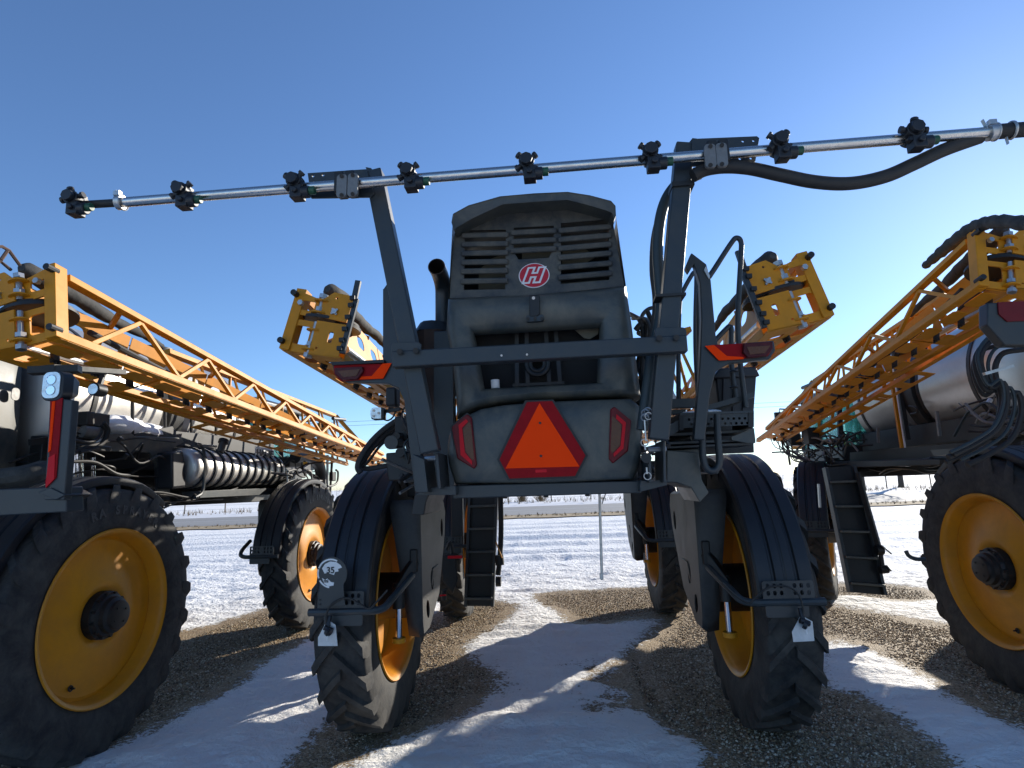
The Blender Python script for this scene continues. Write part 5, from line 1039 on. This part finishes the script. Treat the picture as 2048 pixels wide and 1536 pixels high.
mk(MB().tube(spline([P(q, w_, x=-3.9) for q, w_ in ((319, 1020), (350, 1005), (375, 990), (395, 985))], 4), .012, 8), 'brake_line', 'frame')
# front machinery above the far wheel
mk(MB().tube(spline([P(q, w_, x=-3.7) for q, w_ in ((590, 915), (615, 912), (635, 925), (642, 950), (640, 975))], 5), .085, 12), 'air_duct', 'plastic'); mk(MB().box(P(575, 925, x=-3.9), (.25, .4, .14)), 'front_valve', 'black', bev=.02)
for q0, q1 in (((655, 910), (655, 985)), ((665, 905), (660, 990)), ((575, 940), (575, 985))): mk(MB().cyl(P(*q0, x=-3.55), P(*q1, x=-3.55), .02, 8), 'front_post', 'zinc' if q0[0] != 665 else 'black')
mk(MB().tube(spline([P(q, w_, x=-3.4) for q, w_ in ((672, 940), (676, 945), (674, 965), (662, 972), (655, 972))], 4), .016, 8), 'front_handle', 'black'); mk(MB().box(P(665, 953, x=-3.45), (.06, .14, .14)), 'front_lamp', 'black', bev=.01)
for k in range(5): mk(MB().tube(spline([P(605+k*4, 935+k*3, x=-3.75), P(625+k*3, 955, x=-3.7), P(645, 962+k*4, x=-3.62)], 4), .01, 6), 'front_cable', 'hose' if k % 2 else 'clampgrey')
clutter(ls, (.62+XL, .3+YL, 1.70), (1.05+XL, 3.2+YL, 1.86), 9, 11, mats=('hose', 'black')); clutter(ls, (.55+XL, .1+YL, 1.95), (.98+XL, 1.6+YL, 2.3), 8, 12, mats=('hose', 'black')); clutter(ls, (.75+XL, 3.1+YL, 1.9), (1.35+XL, 4.3+YL, 2.35), 10, 13, mats=('hose', 'black', 'clampgrey'))
for pts in ([(-30, 495), (4, 493), (18, 501), (40, 531)], [(-30, 545), (0, 522), (22, 540)], [(2, 520), (16, 500)]): mk(MB().tube([P(q, w_, x=-3.25) for q, w_ in pts], .010, 6), 'guard_wire', 'rust')
# tyre lettering
def letters(root, wy, txt, a_mid, size=.085):
    og = ORG[root.name]; par = [o for o in root.children if o.name.startswith('wheel') and abs(o.location.x-TW) < .01 and abs(o.location.y-wy) < .01][0]
    tw = size*.86*len(txt); me_all = MB()
    tmp = bpy.data.meshes.new('tyre_lettering'); bm = bmesh.new()
    for i, ch in enumerate(txt):
        if ch == ' ': continue
        a = a_mid + (i-(len(txt)-1)/2)*size*.86/.735
        me = text_mesh(ch, size, .0015, .004)
        rad = Vector((0, math.sin(a), math.cos(a))); tan = Vector((0, math.cos(a), -math.sin(a)))
        for q in me.vertices:
            c = q.co; q.co = Vector((.1770+c.z, 0, 0)) + rad*(.735+c.y) + tan*c.x
        bm.from_mesh(me); bpy.data.meshes.remove(me)
    bm.to_mesh(tmp); bm.free(); tmp.materials.append(M['lettering']); o = bpy.data.objects.new('tyre_lettering', tmp); C.objects.link(o); o.parent = par; o.rotation_euler = (-par.rotation_euler.x, 0, 0)
M['lettering'] = mat('raised rubber lettering', (0.035, 0.035, 0.036), 0.6, dust=(0.10, 0.095, 0.085), dust_amt=0.6, scale=8)
letters(ls, 0, 'RA SPRAYER', .12); letters(ls, WB, 'RA SPRAYER', .05)

# ------------------------------------------------------------------ right sprayer
XR, YR = 5.065, 0.546
rs = thing('sprayer', 'sprayer on the right with stainless barrel tank, lowered ladder and yellow boom against the sun', 'sprayer', (XR, YR, 0), 'parked crop sprayers')
chassis(rs, tankmat='tank', tank_y=(.75, 3.72), cab_y=3.95, rots=(.5, .4, .9, .1), steer=-.46)
mk = lambda mb, nm, mt, bev=0, par=rs, lab=None, smooth=35: mb.build(nm, mt, par, bev=bev, label=lab, smooth=smooth)
boom(rs, -1, P(1952, 575, x=3.28), P(1512, 884, x=3.28))
hd = hood_simple(rs, -1)
# lamp arm
yb = -.95
la = mk(MB().loft([[P(q, w_, y=yb) for q, w_ in ((1975, 606), (2120, 598), (2120, 690), (2010, 690), (1975, 650))], [P(q, w_, y=yb)+Vector((0, .08, 0)) for q, w_ in ((1975, 606), (2120, 598), (2120, 690), (2010, 690), (1975, 650))]], cap0=True, cap1=True), 'lamp_arm', 'frame', bev=.008)
mk(MB().plate(PY([(1996, 604), (2100, 600), (2100, 640), (2015, 643), (1998, 628)], yb-.01), (0, .012, 0)), 'lamp_lens', 'lampred', par=la, bev=.003)
# hose bundle
for k in range(6): mk(MB().tube(spline([P(q+k*7*(1 if k%2 else -.3), w_+k*5, y=-.2+.05*k) for q, w_ in ((2040, 672), (2005, 660+k*3), (1968, 684), (1955, 720), (1975, 770), (2000, 760), (2008, 800), (1990, 850), (1950, 880), (1900, 905))], 5), .013+.004*(k % 3), 8), 'hydraulic_hose', 'hose' if k % 3 else 'bluehose')
mk(MB().bar(P(1968, 748, y=-.3), P(2025, 732, y=-.3), .03, .02), 'hose_clip', 'zinc')
for k, (q0, w0) in enumerate(((1900, 990), (1930, 985))): pass
# tank fittings: sight tube, hooks
xt = XR-.71
mk(MB().bar(P(1780, 735, x=xt), P(1805, 900, x=xt), .035, .04, (1, 0, 0)), 'sight_tube', 'yellow'); mk(MB().bar(P(1786, 735, x=xt-.02), P(1811, 900, x=xt-.02), .02, .012, (1, 0, 0)), 'sight_scale', 'white'); mk(MB().bar(P(1793, 735, x=xt-.01), P(1816, 880, x=xt-.01), .03, .05, (1, 0, 0)), 'sight_guard', 'black')
for q0, q1 in (((1755, 855), (1757, 885)), ((1873, 822), (1880, 872))): mk(MB().bar(P(*q0, x=xt-.02), P(*q1, x=xt-.02), .03, .03), 'tank_hook', 'clampgrey')
for pts in ([(1710, 870), (1715, 885), (1728, 884), (1726, 868)], [(1818, 812), (1832, 815), (1834, 825), (1822, 828)]): mk(MB().tube(spline([P(q, w_, x=xt-.05) for q, w_ in pts], 4), .012, 6), 'tank_handle', 'black')
mk(MB().plate(PX([(1700, 905), (1985, 880), (1985, 945), (1700, 955)], 4.25), (.05, 0, 0)), 'side_panel', 'black'); mk(MB().plate(PX([(1600, 925), (1880, 918), (1880, 930), (1600, 938)], 3.9), (.5, 0, 0)), 'platform_deck', 'black', bev=.006)
mk(MB().plate(PX([(1860, 900), (1930, 895), (1940, 905), (1868, 912)], 3.75), (.3, 0, 0)), 'step_plate', 'frame')
# boxes and wiring between cab and boom
for q, w_, s_ in ((1588, 880, (.16, .18, .18)), (1622, 872, (.16, .2, .24)), (1600, 845, (.12, .16, .10))): mk(MB().box(P(q, w_, x=3.75), s_), 'controller_box', 'frame' if q == 1588 else 'black', bev=.01)
for k in range(9): mk(MB().tube(spline([P(1530+random.uniform(0, 40), 850+random.uniform(0, 20), x=3.6), P(1550+random.uniform(0, 30), 880+random.uniform(0, 25), x=3.55), P(1580+random.uniform(0, 30), 905+random.uniform(-5, 20), x=3.6), P(1610+random.uniform(0, 25), 925, x=3.7)], 5), random.choice((.008, .012, .016)), 6), 'wiring_hose', random.choice(('hose', 'hose', 'clampgrey')))
for q0, q1 in (((1565, 830), (1580, 930)), ((1612, 800), (1618, 925)), ((1545, 905), (1625, 900))): mk(MB().bar(P(*q0, x=3.7), P(*q1, x=3.7), .025, .025), 'front_stay', 'black')
# ladder, folded down beside the wheel
ladder(rs, P(1650, 935, y=2.75), P(1706, 932, y=2.75), P(1700, 1184, y=2.55), P(1768, 1190, y=2.55), 5)
mk(MB().bar(P(1715, 945, y=2.6), P(1762, 1110, y=2.5), .05, .05), 'ladder_arm', 'black', bev=.005); mk(MB().cyl(P(1752, 1100, y=2.5), P(1765, 1100, y=2.5), .055, 12), 'fill_valve', 'black'); mk(MB().bar(P(1764, 1092, y=2.45), P(1783, 1108, y=2.45), .018, .012), 'valve_handle', 'clampgrey'); mk(MB().tube([P(1760, 1100, y=2.5), P(1766, 1140, y=2.5)], .025, 8), 'fill_pipe', 'black'); mk(MB().cyl(P(1760, 1140, y=2.5), P(1775, 1138, y=2.5), .045, 10), 'fill_coupling', 'black'); mk(MB().bar(P(1773, 1132, y=2.45), P(1782, 1142, y=2.45), .015, .012), 'valve_handle', 'black')
mk(MB().tube(spline([P(q, w_, y=.45) for q, w_ in ((1812, 1102), (1818, 1112), (1832, 1118), (1850, 1118))], 4), .016, 8), 'foot_peg', 'frame')
mk(MB().bar(P(1637, 968, y=2.6), P(1640, 1015, y=2.6), .03, .02), 'ladder_latch', 'zinc')
clutter(rs, (XR-1.05, .3+YR, 1.70), (XR-.62, 3.2+YR, 1.86), 16, 21); clutter(rs, (XR-1.35, 2.9+YR, 1.85), (XR-.85, 4.4+YR, 2.3), 18, 22); clutter(rs, (XR-1.0, -.4+YR, 1.9), (XR-.6, 1.2+YR, 2.4), 10, 23)
mk(MB().tube(spline([P(q, w_, x=3.42) for q, w_ in ((1850, 532), (1876, 510), (1908, 483), (1940, 459), (1970, 447), (2005, 443), (2060, 448))], 5), [.03+.02*min(1, i/8)+.006*math.sin(i*2.3) for i in range(31)], 12), 'canvas_cover', 'canvas')
